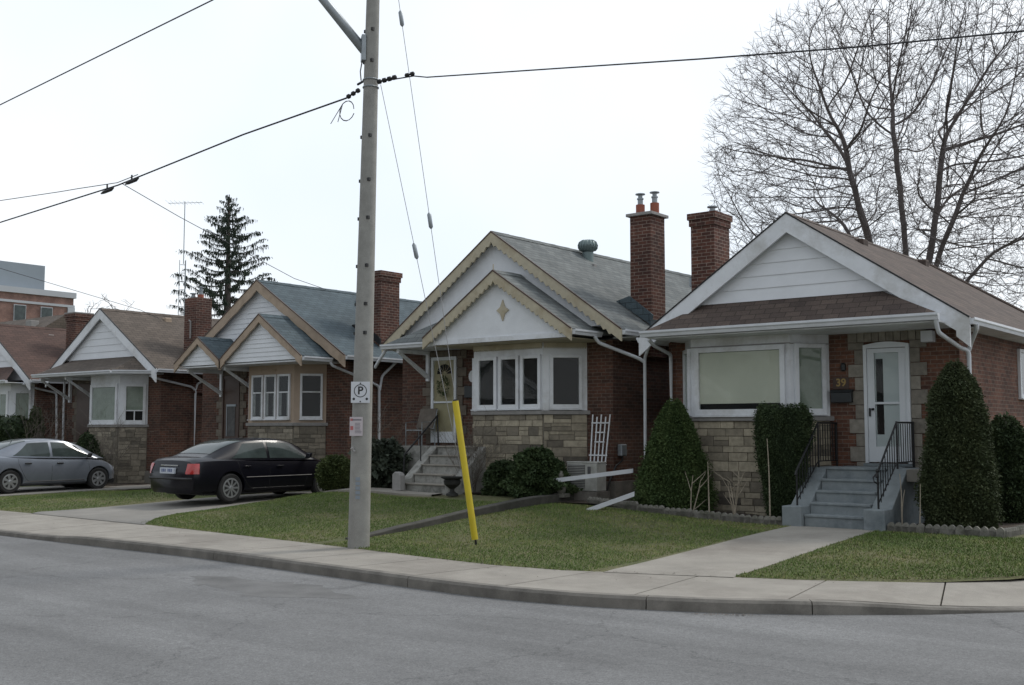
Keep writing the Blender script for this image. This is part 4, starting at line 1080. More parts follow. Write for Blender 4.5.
m = MB(); m.box(-23.0, -22.7, 21.7, 21.76, 4.6, 4.8); m.prism([(-22.72, 21.74, 4.7), (-21.9, 21.74, 4.15), (-21.9, 21.74, 4.35), (-22.72, 21.74, 4.88)], (0, .05, 0)); m.build('chimney_flashing', MT['iron'], rf)
window(H, (-21.9, 20.55, 0, 1), 3.4, 4.3, 2.4, 3.3, fw=.06)
ST = thing('front_steps', (-26.9, 19.4, .3), 'concrete front steps of the tan-trimmed house, mostly hidden behind the black sedan', 'steps')
m = MB(); zb = gz(-26.9, 19); rise = (1.40-zb)/5
for i in range(5): m.box(-27.5, -26.3, 19.1+.25*i, 20.54, 0 if i == 0 else zb+rise*i-.04, zb+rise*(i+1))
m.build('treads', MT['stepgrey'], ST, bevel=.008)

# ================================================================== HOUSE 4 (white gable, tan roof)
H = thing('bungalow', (-33.2, 20.5, .2), 'bungalow with tan-brown roof and steep white gable, behind the front of the grey-blue sedan', 'house', 'brick bungalows in a row')
walls(H, -36.0, -30.45, 20.5, 30.2, 0, 3.66, 'brick')
m = MB(); m.box(-36.05, -30.4, 20.45, 30.3, -.2, .5); m.build('foundation', MT['kerb'], H)
rf = gable_roof(-33.2, -36.5, -29.95, 5.82, 3.72, 3.72, 19.98, 30.6, MT['shTan'], H)
for xe in (-36.51, -29.94):
    rake(-33.2, 5.82, xe, 3.72, 19.95, .34, MT['white'], H, flare=.1); trimline(-33.2, 5.82, xe, 3.72, 19.95, MT['iron'], H)
gable_fill(H, -33.2, 2.8, 5.62, 3.66, 20.13, 20.52, MT['stucco'])
siding_tri(-33.2, lambda z: max(0, (5.62-z)/.64), 4.16, 5.62, 20.115, .22, MT['siding'], H)
m = MB(); a, b, c, d = (-35.8, 19.15, 3.66), (-31.05, 19.15, 3.66), (-31.2, 20.12, 4.16), (-35.1, 20.12, 4.16); e = (-30.25, 20.05, 3.66); f = (-30.7, 20.12, 3.86)
m.face([a, b, c, d]); m.face([b, e, c]); m.face([e, f, c]); m.face([a, d, (-36.3, 20.3, 3.7)])
m.build('pent_roof', MT['shTan'], H)
m = MB(); m.prism([(-35.75, 19.18, 3.56), (-31.08, 19.18, 3.56), (-30.3, 20.05, 3.56), (-30.3, 20.49, 3.56), (-36.0, 20.49, 3.56)], (0, 0, .03)); m.build('pent_soffit', MT['white'], H)
gutter((-35.82, 19.16, 3.67), (-31.05, 19.16, 3.67), H, out=(0, -1)); gutter((-31.04, 19.16, 3.67), (-30.22, 20.05, 3.67), H, out=(.74, -.68))
gutter((-29.96, 19.99, 3.71), (-29.96, 30.5, 3.71), H, out=(1, 0)); gutter((-36.49, 30.5, 3.71), (-36.49, 20.0, 3.71), H, out=(-1, 0))
m = MB(); m.box(-33.0, -32.72, 22.15, 22.4, 5.4, 5.66); m.build('roof_vent', MT['tan'], rf, bevel=.03)
downspout([(-30.3, 20.0, 3.5), (-30.35, 20.2, 3.44), (-30.38, 21.6, 3.2), (-30.38, 21.75, 3.1), (-30.38, 21.75, .4)], H)
downspout([(-29.9, 21.9, 3.6), (-30.0, 21.9, 3.45), (-30.36, 21.8, 3.3), (-30.38, 21.75, 3.1)], H)
downspout([(-36.05, 20.4, 3.5), (-36.05, 20.42, .4)], H)
bracket(-35.75, 20.5, 19.35, 3.55, H, h=.8); bracket(-34.15, 20.5, 19.35, 3.55, H, h=.8)
p, TF, TR, lr, TL, ll = baywalls(H, -33.35, -31.66, 19.8, 20.5, .4, .52, 1.98-.09, 3.56, .1, 'white', MT['stoneH'], 71)
window(H, TF, -33.27, -31.72, 2.0, 3.28, fw=.10, depth=.06, cover='blindg')
window(H, TR, .12, lr-.06, 2.0, 3.28, fw=.09, depth=.06, rails=(2.42,), mull=((.47, 2.1, 2.42),), cover='blindg', cover_z=(2.44, 3.2))
window(H, TL, .06, ll-.06, 2.0, 3.28, fw=.09, depth=.06)
T = (0, 20.5, 1, 0); dl, dr_ = -35.3, -34.5
quoins(T, dl, dr_, 1.4, 3.38, 3.54, MT['quoinB'], H, seed=35, hstep=.22)
D = MB(); D.obox(T, dl, dr_, 0, .05, 1.4, 3.38); D.build('front_door', MT['doorbrown'], H)
chimney(H, -31.0, -30.35, 21.7, 22.3, 3.0, 6.15, cap=None, flues=((-30.55, 22.0, 'clay', .12), (-30.82, 21.9, 'steel', .1)), crown=0, steps=False)
m = MB(); m.tube([(-30.6, 21.66, 4.8), (-30.6, 21.66, 5.35), (-30.68, 21.66, 5.4)], .03, 6); m.build('conduit', MT['cap'], H)
ST = thing('front_steps', (-34.9, 19.4, .2), 'dark brick-sided front steps beside the bay window of the house with the steep white gable', 'steps')
m = MB(); zb = gz(-34.9, 19); rise = (1.38-zb)/5
for i in range(5): m.box(-35.5, -34.2, 19.0+.25*i, 20.49, -.1 if i == 0 else zb+rise*i-.04, zb+rise*(i+1))
m.build('treads', MT['stepgrey'], ST, bevel=.008)
ST = thing('side_steps', (-29.6, 21.4, .2), 'red brick side steps with a white sloping handrail, behind the boot of the black sedan', 'steps')
m = MB(); m.box(-30.36, -29.3, 21.9, 23.4, 0, .95); m.box(-30.34, -29.32, 21.6, 21.9, 0, .7); m.box(-30.34, -29.32, 21.3, 21.6, 0, .45); m.build('brick_steps', MT['brickR'], ST)
m = MB(); m.tube([(-29.35, 21.1, .35), (-29.35, 21.1, .95), (-29.35, 22.0, 1.75), (-29.35, 23.3, 1.75), (-29.35, 23.3, .95)], .022, 6)
m.build('handrail', MT['gutter'], ST)
m = MB()
for k in range(9): m.tube([(-29.35, 21.95+k*.16, .95), (-29.35, 21.95+k*.16, 1.74)], .01, 4)
m.build('balusters', MT['iron'], ST)

# ================================================================== HOUSE 5 (left edge)
H = thing('bungalow', (-41, 20.5, .2), 'bungalow with reddish-brown roof cut off by the left edge of the photograph', 'house', 'brick bungalows in a row')
walls(H, -43.8, -38.1, 20.5, 30.2, 0, 3.60, 'brick')
m = MB(); m.box(-43.9, -38.05, 20.45, 30.3, -.2, .5); m.build('foundation', MT['kerb'], H)
rf = gable_roof(-41.0, -44.4, -37.6, 5.80, 3.60, 3.60, 19.98, 30.6, MT['shRed'], H)
for xe in (-44.41, -37.59):
    rake(-41, 5.80, xe, 3.60, 19.95, .34, MT['white'], H, flare=.05); trimline(-41, 5.80, xe, 3.60, 19.95, MT['iron'], H)
gable_fill(H, -41, 2.9, 5.6, 3.6, 20.13, 20.52, MT['stucco'])
siding_tri(-41, lambda z: max(0, (5.62-z)/.647), 4.1, 5.62, 20.115, .22, MT['siding'], H)
m = MB(); m.face([(-43.9, 19.3, 3.55), (-37.95, 19.3, 3.55), (-38.9, 20.12, 4.12), (-43.1, 20.12, 4.12)]); m.build('pent_roof', MT['shRed'], H)
m = MB(); m.box(-43.9, -37.95, 19.32, 20.49, 3.46, 3.49); m.build('pent_soffit', MT['white'], H)
gutter((-43.9, 19.32, 3.56), (-37.9, 19.32, 3.56), H, out=(0, -1)); gutter((-37.61, 19.99, 3.59), (-37.61, 30.5, 3.59), H, out=(1, 0))
downspout([(-37.95, 19.9, 3.45), (-37.95, 20.1, 3.35), (-38.0, 21.2, 3.15), (-38.0, 21.3, .4)], H)
for xx in (0, 1):
    m = MB(); m.box(-40.7+xx*.0, -40.5, 22.2+xx*1.9, 22.45+xx*1.9, 5.2, 5.5); m.build('roof_vent', MT['cap'], rf, bevel=.03)
p, TF, TR, lr, TL, ll = baywalls(H, -40.3, -38.6, 19.8, 20.5, .4, .35, 1.9-.09, 3.46, .1, 'white', MT['stoneH'], 91)
window(H, TF, -40.2, -38.68, 1.95, 3.2, fw=.12, depth=.06, mull=((-39.3, 2.05, 3.1),), cover='blindg')
window(H, TR, .1, lr-.1, 1.95, 3.2, fw=.08, depth=.06, cover='blindg')
chimney(H, -39.4, -38.75, 22.3, 22.95, 3.0, 6.22, cap='cap', crown=.05)

B = thing('backstreet_house', (-66, 33, 0), 'grey-brown shingled roof of a taller house behind the leftmost bungalow', 'house')
m = MB(); m.box(-75, -58.9, 29.5, 36.5, 0, 5.9); m.build('brick_wall', MT['brick'], B)
m = MB(); m.prism([(-75.4, 29, 5.7), (-75.4, 33, 8.35), (-75.4, 37, 5.7)], (17.0, 0, 0)); rr = m.build('roof', MT['shTan'], B)
for x in (-63.6, -60.1):
    m = MB(); m.box(x-.3, x+.3, 31.7, 32.2, 7.5, 8.0); m.build('roof_vent', MT['cap'], rr, bevel=.03)
m = MB(); m.box(-66, -64.6, 29.38, 29.49, 2, 3.6); m.build('window', MT['farconc'], B)
# ================================================================== far institutional building
B = thing('hospital_building', (-112, 60, 0), 'large distant red brick building with grey rooftop block rising behind the leftmost roof', 'building')
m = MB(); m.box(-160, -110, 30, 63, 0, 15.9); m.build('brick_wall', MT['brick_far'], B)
m = MB(); m.box(-160.2, -109.8, 29.8, 63.2, 15.9, 16.5); m.build('parapet', MT['farconc'], B)
m = MB(); m.box(-109.99, -109.9, 29.9, 63.1, 14.9, 15.15); m.box(-109.99, -109.85, 62.3, 63.1, 8, 14.88); m.build('string_course', MT['farconc'], B)
m = MB(); m.box(-150, -111, 30, 60.2, 16.5, 19.2); m.build('penthouse', MT['cladding'], B)
for k in range(8):
    y = 59.3-k*2.9
    f = MB(); f.box(-109.99, -109.88, y, y+1.3, 13.0, 14.7); w = f.build('window', MT['farconc'], B)
    g = MB(); g.box(-109.87, -109.83, y+.08, y+1.22, 13.08, 14.62); g.build('pane', MT['carglass'], w)

# ================================================================== the row across the street (behind the camera; the windows reflect it)
for k, (cx, rm) in enumerate(((-46.5, 'shRed'), (-37.2, 'shTan'), (-27.6, 'shBlue'), (-18.2, 'shBrown'), (-9.0, 'shRed'), (.5, 'shBlue'))):
    H = thing('bungalow', (cx, -8.5, 0), 'brick bungalow with white gable across the street, seen only as a reflection in the windows', 'house', 'bungalows across the street', rotz=math.pi)
    walls(H, cx-3.3, cx+3.3, -8.5, .8, -.2, 3.5, 'brick')
    gable_roof(cx, cx-3.9, cx+3.9, 6.0, 3.5, 3.5, -9.3, 1.2, MT[rm], H)
    for xe in (cx-3.91, cx+3.91): rake(cx, 6.0, xe, 3.5, -9.35, .34, MT['white'], H, flare=.1)
    gable_fill(H, cx, 3.1, 5.7, 3.45, -9.05, -8.4, MT['stucco'])
    T = (0, -8.5, 1, 0)
    window(H, T, cx-.6, cx+2.2, 1.4, 2.9, fw=.1, mull=((cx+.8, 1.5, 2.8),), cover='curtain')
    m = MB(); m.obox(T, cx-2.4, cx-1.5, 0, .05, .9, 3.0); m.build('front_door', MT['doorbrown'], H)
    m = MB(); m.box(cx-2.6, cx-1.3, -9.6, -8.52, -.2, .85); m.build('front_steps', MT['stepgrey'], H)
# ================================================================== cars (local space: +Y forward, X right, z up, origin on the ground at the middle)
def interp(keys, y):
    """smooth (Catmull-Rom style) interpolation of key tuples sorted by y"""
    ks = keys
    if y <= ks[0][0]: return ks[0][1:]
    if y >= ks[-1][0]: return ks[-1][1:]
    for i in range(len(ks)-1):
        if ks[i][0] <= y <= ks[i+1][0]:
            t = (y-ks[i][0])/(ks[i+1][0]-ks[i][0])
            p0 = ks[max(0, i-1)]; p1 = ks[i]; p2 = ks[i+1]; p3 = ks[min(len(ks)-1, i+2)]
            out = []
            for a0, a1, a2, a3, in zip(p0[1:], p1[1:], p2[1:], p3[1:]):
                h = p2[0]-p1[0]
                m1 = (a2-a0)/max(1e-6, p2[0]-p0[0])*h; m2 = (a3-a1)/max(1e-6, p3[0]-p1[0])*h
                t2, t3 = t*t, t*t*t
                out.append((2*t3-3*t2+1)*a1+(t3-2*t2+t)*m1+(-2*t3+3*t2)*a2+(t3-t2)*m2)
            return tuple(out)
def fill(mat_mesh): pass
def car(name, loc, yaw, label, paint, P):
    C = thing(name, loc, label, 'car', 'cars parked on the driveways', yaw)
    rr = P['wheel_r']; WF, WR = P['yf'], P['yr']; hw = P['hw']
    # lower body: keys y, halfwidth, z_low, z_shoulder, z_top
    ys = np.linspace(P['body'][0][0], P['body'][-1][0], 56)
    V = []; n = 12
    for y in ys:
        w, zl, zs, zt = interp(P['body'], y)
        ring = [(0, zl), (w*.80, zl), (w*.95, zl+.07), (w*.985, zl+.20), (w, (zl+zs)*.5+.03), (w*.985, zs-.02), (w*.94, zs+(zt-zs)*.55), (w*.80, zt-.01), (w*.5, zt+.012), (0, zt+.018)]
        full = ring + [(-x, z) for x, z in ring[-2:0:-1]]
        V.append([(x, y, z) for x, z in full])
    k = len(V[0]); mb = MB()
    mb.add([p for r in V for p in r], [(i*k+j, i*k+(j+1) % k, (i+1)*k+(j+1) % k, (i+1)*k+j) for i in range(len(V)-1) for j in range(k)] + [tuple(range(k))[::-1], tuple((len(V)-1)*k+j for j in range(k))])
    body = mb.build('body', MT[paint], C, smooth=True, local=True)
    # wheel arches cut out
    cut = MB()
    for yy in (WF, WR):
        for s in (-1, 1):
            cut.lathe(0, yy, [(rr+.055, s*(hw-.26)), (rr+.055, s*(hw+.2))], 36, axis='x', cz=rr)
    co = cut.build('cutter', MT['black'], None)
    bo = body.modifiers.new('b', 'BOOLEAN'); bo.object = co; bo.operation = 'DIFFERENCE'; bo.solver = 'EXACT'
    dg = bpy.context.evaluated_depsgraph_get(); dg.update()
    co.location = (0, 0, 0)
    # evaluate in local space: temporarily unparent
    body.parent = None; dg.update()
    me = bpy.data.meshes.new_from_object(body.evaluated_get(dg)); body.modifiers.clear(); body.data = me
    body.parent = C; bpy.data.objects.remove(co)
    me.polygons.foreach_set('use_smooth', [True]*len(me.polygons)); me.set_sharp_from_angle(angle=R(35))
    me.materials.clear(); me.materials.append(MT[paint])
    bv = BVHTree.FromPolygons([v.co for v in me.vertices], [tuple(p.vertices) for p in me.polygons])
    def side(y, z, s, o=.003):
        h = bv.ray_cast(Vector((s*2, y, z)), Vector((-s, 0, 0)))
        return (h[0].x if h[0] else s*hw)+s*o
    def endy(x, z, s, o=.004):
        h = bv.ray_cast(Vector((x, s*4, z)), Vector((0, -s, 0)))
        return (h[0].y if h[0] else 0)+s*o
    # greenhouse: keys y, half width at belt, z belt, half width roof, z roof
    G = P['green']
    def gp(y, s, o=0):
        wb, zb, wr, zr = interp(G, y)
        zr = max(zr, zb+.004)
        if s <= 1:
            t = s; x = wb+(wr-wb)*t + .03*math.sin(math.pi*t)*(1 if zr-zb > .1 else 0); z = zb+(zr-.035*(zr-zb)/.4-zb)*t
            nx, nz = (zr-zb), (wb-wr)
        else:
            t = s-1; x = wr*math.cos(t*math.pi/2) ; z = zr-.035*(zr-zb)/.4 + (.035+.03)*min(1, (zr-zb)/.3)*math.sin(t*math.pi/2)
            nx, nz = .1, 1
        return x, z
    yy = np.linspace(G[0][0], G[-1][0], 40); ss = [0, .15, .3, .5, .7, .85, .95, 1.0, 1.1, 1.25, 1.45, 1.7, 2.0]
    mb = MB(); V = []
    for y in yy:
        r_ = [gp(y, s) for s in ss]; V += [(x, y, z) for x, z in r_] + [(-x, y, z) for x, z in r_[-2::-1]]
    k = 2*len(ss)-1
    mb.add(V, [(i*k+j, i*k+j+1, (i+1)*k+j+1, (i+1)*k+j) for i in range(len(yy)-1) for j in range(k-1)])
    cab = mb.build('roof', MT[paint], C, smooth=True, local=True, angle=40)
    def patch(y0f, y1f, s0, s1, side_, off=.006, ny=14, ns=8):
        V = []
        for j in range(ns+1):
            s = s0+(s1-s0)*j/ns; y0 = y0f(s) if callable(y0f) else y0f; y1 = y1f(s) if callable(y1f) else y1f
            for i in range(ny+1):
                y = y0+(y1-y0)*i/ny; x, z = gp(y, s)
                # numeric normal
                xa, za = gp(y+.01, s); xb, zb_ = gp(y, min(2, s+.02)); xc, zc = gp(y, max(0, s-.02))
                t1 = Vector((xa-x, .01, za-z)); t2 = Vector((xb-xc, 0, zb_-zc)); nn = t1.cross(t2)
                if nn.length > 0: nn.normalize()
                if nn.z < -.05 or nn.x < -.3: nn = -nn
                p = Vector((x, y, z))+nn*off
                V.append((side_*p.x, p.y, p.z))
        return V, [(j*(ny+1)+i, j*(ny+1)+i+1, (j+1)*(ny+1)+i+1, (j+1)*(ny+1)+i) for j in range(ns) for i in range(ny)]
    for nm, a, b in P['sidewin']:
        for s in (-1, 1):
            mb = MB(); v, f = patch(a, b, .10, .90, s); mb.add(v, f); mb.build(nm, MT['carglass'], C, smooth=True, local=True, recalc=False)
    for nm, a, b in P['screens']:
        mb = MB()
        v, f = patch(a, b, 1.12, 2.0, 1, ns=10); mb.add(v, f); v, f = patch(a, b, 1.12, 2.0, -1, ns=10); mb.add(v, f)
        mb.build(nm, MT['carglass'], C, smooth=True, local=True, recalc=False)
    # wheels
    for yw_ in (WF, WR):
        for s in (-1, 1):
            tw = .10; cxx = s*(hw-.115)
            t = MB(); t.lathe(0, yw_, [(rr-.11, cxx-tw*.9), (rr-.03, cxx-tw), (rr, cxx-tw*.7), (rr, cxx+tw*.7), (rr-.03, cxx+tw), (rr-.11, cxx+tw*.9)], 36, axis='x', cz=rr)
            w = t.build('wheel', MT['tyre'], C, smooth=True, angle=35, local=True)
            rm = MB(); R1 = rr-.105; xo = cxx+s*tw*.93; ns = P['spokes']
            rm.lathe(0, yw_, [(R1, cxx), (R1+.004, xo), (R1-.03, xo+s*.004), (R1-.035, cxx)], 32, axis='x', cz=rr)
            for q in range(ns):
                a = 2*math.pi*q/ns; ca, sa = math.cos(a), math.sin(a); w0, w1 = P['spoke_w']
                pts = [(xo-s*.0, yw_+ca*.04-sa*w0, rr+sa*.04+ca*w0), (xo, yw_+ca*(R1-.01)-sa*w1, rr+sa*(R1-.01)+ca*w1), (xo, yw_+ca*(R1-.01)+sa*w1, rr+sa*(R1-.01)-ca*w1), (xo, yw_+ca*.04+sa*w0, rr+sa*.04-ca*w0)]
                rm.prism(pts, (-s*.03, 0, 0))
            rm.lathe(0, yw_, [(.055, xo-s*.03), (.055, xo+s*.008), (.03, xo+s*.014)], 14, axis='x', cz=rr)
            rm.build('rim', MT['rim'], w, local=True)
            br = MB(); br.lathe(0, yw_, [(R1-.02, cxx-s*.02), (R1-.02, cxx+s*.005)], 24, axis='x', cz=rr); br.build('hub_disc', MT['black'], w, local=True)
    # arches liner
    ln = MB()
    for yw_ in (WF, WR):
        ln.box(-hw+.27, hw-.27, yw_-rr-.04, yw_+rr+.04, .22, rr*2+.03)
    ln.box(-hw+.2, hw-.2, P['yr']-.6, P['yf']+.6, .17, .3); ln.build('underbody', MT['black'], C, local=True)
    def line(pts, r_, mat, nm, s):
        mb = MB(); P_ = [(side(y, z, s, 0), y, z) for y, z in pts]; mb.tube(P_, r_, 5); return mb.build(nm, MT[mat], C, local=True)
    for s in (-1, 1):
        mb = MB()
        for sm in P['seams']:
            q = []
            for i in range(len(sm)-1):
                for t in range(6): q.append((sm[i][0]+(sm[i+1][0]-sm[i][0])*t/6, sm[i][1]+(sm[i+1][1]-sm[i][1])*t/6))
            q.append(sm[-1]); mb.tube([(side(y, z, s, -.002), y, z) for y, z in q], .0055, 4)
        mb.build('door_seams', MT['black'], C, local=True)
        y0, y1, zz = P['mould']; q = [(y0+(y1-y0)*i/20, zz) for i in range(21)]
        line(q, .010, P['mouldmat'], 'side_moulding', s)
        for hy, hz in P['handles']:
            mb = MB(); x = side(hy, hz, s, .0); mb.box(min(x-s*.01, x+s*.028), max(x-s*.01, x+s*.028), hy-.10, hy+.09, hz-.017, hz+.017); mb.build('door_handle', MT[P['handlemat']], C, bevel=.008, local=True)
        my, mz = P['mirror']; x, z = gp(my, 0); mb = MB()
        mb.prism([(s*(x+.0), my-.02, mz-.03), (s*(x+.06), my-.05, mz-.05), (s*(x+.2), my-.06, mz-.03), (s*(x+.21), my-.03, mz+.08), (s*(x+.05), my+.0, mz+.09)], (0, .09, 0)); mb.build('mirror', MT[P['mirrormat']], C, bevel=.02, local=True)
    # lamps: patches shrink-wrapped on body end corners
    def wrap(poly_fn, nu, nv, mat, nm):
        mb = MB(); V = [poly_fn(i/nu, j/nv) for j in range(nv+1) for i in range(nu+1)]
        mb.add(V, [(j*(nu+1)+i, j*(nu+1)+i+1, (j+1)*(nu+1)+i+1, (j+1)*(nu+1)+i) for j in range(nv) for i in range(nu)])
        return mb.build(nm, MT[mat], C, smooth=True, local=True, recalc=False)
    for s in (-1, 1):
        for (nm, mat, zc, ang0, ang1, z0, z1, cy) in P['lamps']:
            def fn(u, v):
                a = ang0+(ang1-ang0)*u; d = Vector((s*math.sin(a), math.cos(a)*(1 if cy > 0 else -1), 0)); z = z0+(z1-z0)*v
                o = Vector((s*P['lampx'], cy, z)); h = bv.ray_cast(o+d*3, -d)
                p = h[0] if h[0] else o+d*.3
                return tuple(p+d*.012)
            wrap(fn, 10, 6, mat, nm)
    return C, side, endy, gp

P = dict(wheel_r=.325, yf=1.40, yr=-1.39, hw=.91, spokes=9, spoke_w=(.018, .022),
    body=[(-2.44, .70, .34, .66, .72), (-2.41, .78, .25, .76, .86), (-2.30, .85, .22, .82, .97), (-1.9, .895, .21, .84, 1.02), (-1.3, .91, .2, .84, 1.02), (-.3, .915, .2, .82, .97), (.6, .915, .2, .80, .95), (1.1, .91, .2, .78, .93), (1.7, .89, .22, .72, .86), (2.15, .83, .24, .64, .76), (2.32, .76, .30, .56, .66), (2.38, .66, .36, .50, .58)],
    green=[(-2.02, .70, 1.00, .60, 1.01), (-1.85, .76, .985, .60, 1.06), (-1.45, .82, .96, .60, 1.24), (-1.05, .84, .95, .61, 1.375), (-.6, .85, .94, .63, 1.42), (-.1, .85, .93, .64, 1.43), (.3, .85, .925, .63, 1.405), (.65, .845, .92, .62, 1.30), (1.0, .83, .92, .62, 1.12), (1.30, .80, .91, .62, .95)],
    sidewin=[('rear_door_window', lambda s: -1.38+s*.50, -.34), ('front_door_window', -.26, lambda s: 1.02-s*.56)],
    screens=[('rear_window', -1.78, -.93), ('windshield', .42, 1.20)],
    seams=[[(-.30, .30), (-.30, .93)], [(.78, .30), (.86, .60), (.80, .90)], [(-.30, .30), (.78, .30)], [(-1.02, .50), (-.92, .38), (-.80, .30), (-.30, .30)], [(-1.02, .50), (-1.16, .72), (-1.2, .93)]],
    mould=(-.98, .98, .555), mouldmat='black', handles=[(-.95, .80), (.0, .79)], handlemat='carblack', mirror=(.83, 1.0), mirrormat='carblack',
    lamps=[('tail_lamp', 'red', 0, 0.32, 1.0, .66, .89, -2.0), ('headlight', 'lens', 0, .1, 1.0, .56, .70, 1.9)], lampx=.50)
C, side, endy, gp = car('parked_sedan', (-21.48, 17.15, .165), 0, 'black four-door sedan with red tail lamps parked nose-in beside the round clipped bush', 'carblack', P)
m = MB(); y = endy(0, .72, -1, 0)-.03; m.box(-.27, .27, y-.012, y+.08, .66, .79); pl = m.build('licence_plate', MT['plate'], C, local=True, bevel=.004)
m = MB()
for k in range(7):
    if k != 3: m.box(-.2+k*.058, -.165+k*.058, y-.0145, y-.013, .70, .77)
m.build('plate_marks', MT['plateink'], pl, local=True)
m = MB(); y = endy(0, .83, -1, 0); m.box(-.32, .32, y-.02, y+.03, .83, .855); m.build('boot_trim', MT['chrome'], C, local=True, bevel=.004)
m = MB(); V = [(x, endy(x, .56, -1, .0)) for x in np.linspace(-.80, .80, 17)]
m.tube([(x, y_, .555) for x, y_ in V], .03, 6); m.build('bumper_strip', MT['black'], C, local=True)

P2 = dict(wheel_r=.315, yf=1.30, yr=-1.32, hw=.875, spokes=7, spoke_w=(.028, .038),
    body=[(-2.24, .66, .42, .66, .72), (-2.20, .76, .30, .80, .92), (-2.08, .82, .24, .86, 1.03), (-1.7, .86, .20, .86, 1.06), (-1.2, .875, .19, .84, 1.03), (-.3, .88, .19, .82, .96), (.6, .88, .19, .80, .93), (1.0, .875, .19, .79, .92), (1.45, .86, .21, .73, .86), (1.70, .81, .22, .64, .77), (1.88, .70, .25, .56, .68), (1.98, .54, .28, .50, .60), (2.02, .40, .32, .46, .54)],
    green=[(-1.86, .66, 1.02, .58, 1.03), (-1.6, .74, 1.00, .58, 1.14), (-1.25, .79, .98, .58, 1.30), (-.85, .81, .96, .59, 1.42), (-.4, .82, .94, .60, 1.46), (.0, .82, .93, .61, 1.465), (.4, .82, .92, .61, 1.42), (.8, .81, .915, .60, 1.28), (1.15, .79, .91, .60, 1.10), (1.5, .74, .90, .60, .93)],
    sidewin=[('rear_door_window', lambda s: -1.30+s*.58, -.18), ('front_door_window', -.10, lambda s: 1.24-s*.66)],
    screens=[('rear_window', -1.62, -.80), ('windshield', .50, 1.38)],
    seams=[[(-.14, .28), (-.14, .93)], [(.92, .28), (1.0, .60), (.94, .90)], [(-.14, .28), (.92, .28)], [(-.98, .55), (-.88, .38), (-.74, .28), (-.14, .28)], [(-.98, .55), (-1.10, .8), (-1.1, .95)]],
    mould=(-.9, .95, .30), mouldmat='black', handles=[(-.83, .80), (.10, .79)], handlemat='black', mirror=(.95, .98), mirrormat='black',
    lamps=[('tail_lamp', 'red', 0, 0.2, 1.15, .74, .96, -1.8), ('headlight', 'lens', 0, .35, 1.15, .60, .76, 1.7)], lampx=.45)
C, side, endy, gp = car('parked_sedan', (-30.28, 16.51, .08), R(-.6), 'grey-blue sedan with black door handles parked at the left edge of the photograph', 'carsilver', P2)
m = MB(); m.tube([(.0, -.9, 1.46), (.0, -1.08, 1.72)], .012, 5); m.build('antenna', MT['iron'], C, local=True)
# ================================================================== plants
def foliage(name, root, mat, cx, cy, z0, z1, rfun, n, leaf, seed=1, lump=.10, lumpf=3.0, flat=.5, core=.86, shape=None, elong=1.0, updir=.0, ry=1.0):
    rg = np.random.RandomState(seed); mb = []; cc = []
    ph = rg.rand(6)*6.28
    def lumps(a, t): return 1+lump*(math.sin(lumpf*a+ph[0]+5*t)*math.cos(7*t+ph[1])+.6*math.sin(2*lumpf*a+ph[2]-9*t)+.5*math.sin(23*t+ph[3]+3*a))
    zs = []; 
    # sample heights weighted by radius
    ts = np.linspace(0, 1, 60); w = np.array([max(.02, rfun(t)) for t in ts]); w /= w.sum(); cd = np.cumsum(w)
    for i in range(n):
        t = float(np.interp(rg.rand(), cd, ts)); a = rg.rand()*6.283
        rr = rfun(t)*lumps(a, t); q = 1-abs(rg.normal(0, .10)); 
        if rg.rand() < .07: q = 1.0+rg.rand()*.13
        r_ = rr*q; p = Vector((cx+r_*math.cos(a), cy+r_*math.sin(a)*ry, z0+(z1-z0)*t+rg.normal(0, .02)))
        out = Vector((math.cos(a), math.sin(a), updir+.25*rg.normal())).normalized()
        d1 = (out*(.6+.4*rg.rand())+Vector(rg.normal(0, .5, 3))).normalized()
        d2 = d1.cross(Vector(rg.normal(0, 1, 3))).normalized()
        l = leaf*(.6+.8*rg.rand()); wd = l*.38/elong
        mb.append((p-d2*wd, p+d2*wd, p+d1*l+d2*wd*.3, p+d1*l-d2*wd*.3))
        lum = .5+.45*math.sin(lumpf*a*1.7+8*t+ph[4])*math.cos(11*t+ph[5]+2*a)*.6+rg.normal(0, .12)
        cc.append(min(1, max(0, lum)))
    V = np.array(mb, dtype=np.float32).reshape(-1, 3) - np.array(ORG[root.name], dtype=np.float32); m_ = len(mb)
    me = bpy.data.meshes.new(name); me.vertices.add(4*m_); me.vertices.foreach_set('co', V.ravel())
    me.loops.add(4*m_); me.loops.foreach_set('vertex_index', np.arange(4*m_, dtype=np.int32))
    me.polygons.add(m_); me.polygons.foreach_set('loop_start', np.arange(m_, dtype=np.int32)*4); me.update(calc_edges=True)
    at_ = me.attributes.new('rnd', 'FLOAT', 'FACE'); at_.data.foreach_set('value', np.array(cc, dtype=np.float32))
    me.materials.append(mat); o = bpy.data.objects.new(name, me); COL.objects.link(o); o.parent = root; ORG[o.name] = ORG[root.name]
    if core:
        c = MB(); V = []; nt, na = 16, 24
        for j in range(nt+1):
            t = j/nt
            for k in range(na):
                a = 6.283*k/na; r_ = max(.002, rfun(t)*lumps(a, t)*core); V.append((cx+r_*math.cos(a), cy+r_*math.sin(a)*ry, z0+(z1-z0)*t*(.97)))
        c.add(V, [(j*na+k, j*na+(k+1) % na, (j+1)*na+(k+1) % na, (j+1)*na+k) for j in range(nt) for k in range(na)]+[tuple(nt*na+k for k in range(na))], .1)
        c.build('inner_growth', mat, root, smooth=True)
    return o
def stem(root, x, y, z0, z1, r=.03):
    m = MB(); m.tube([(x, y, z0), (x+.01, y, (z0+z1)/2), (x, y, z1)], [r, r*.8, r*.5], 7); m.build('stem', MT['bark'], root)
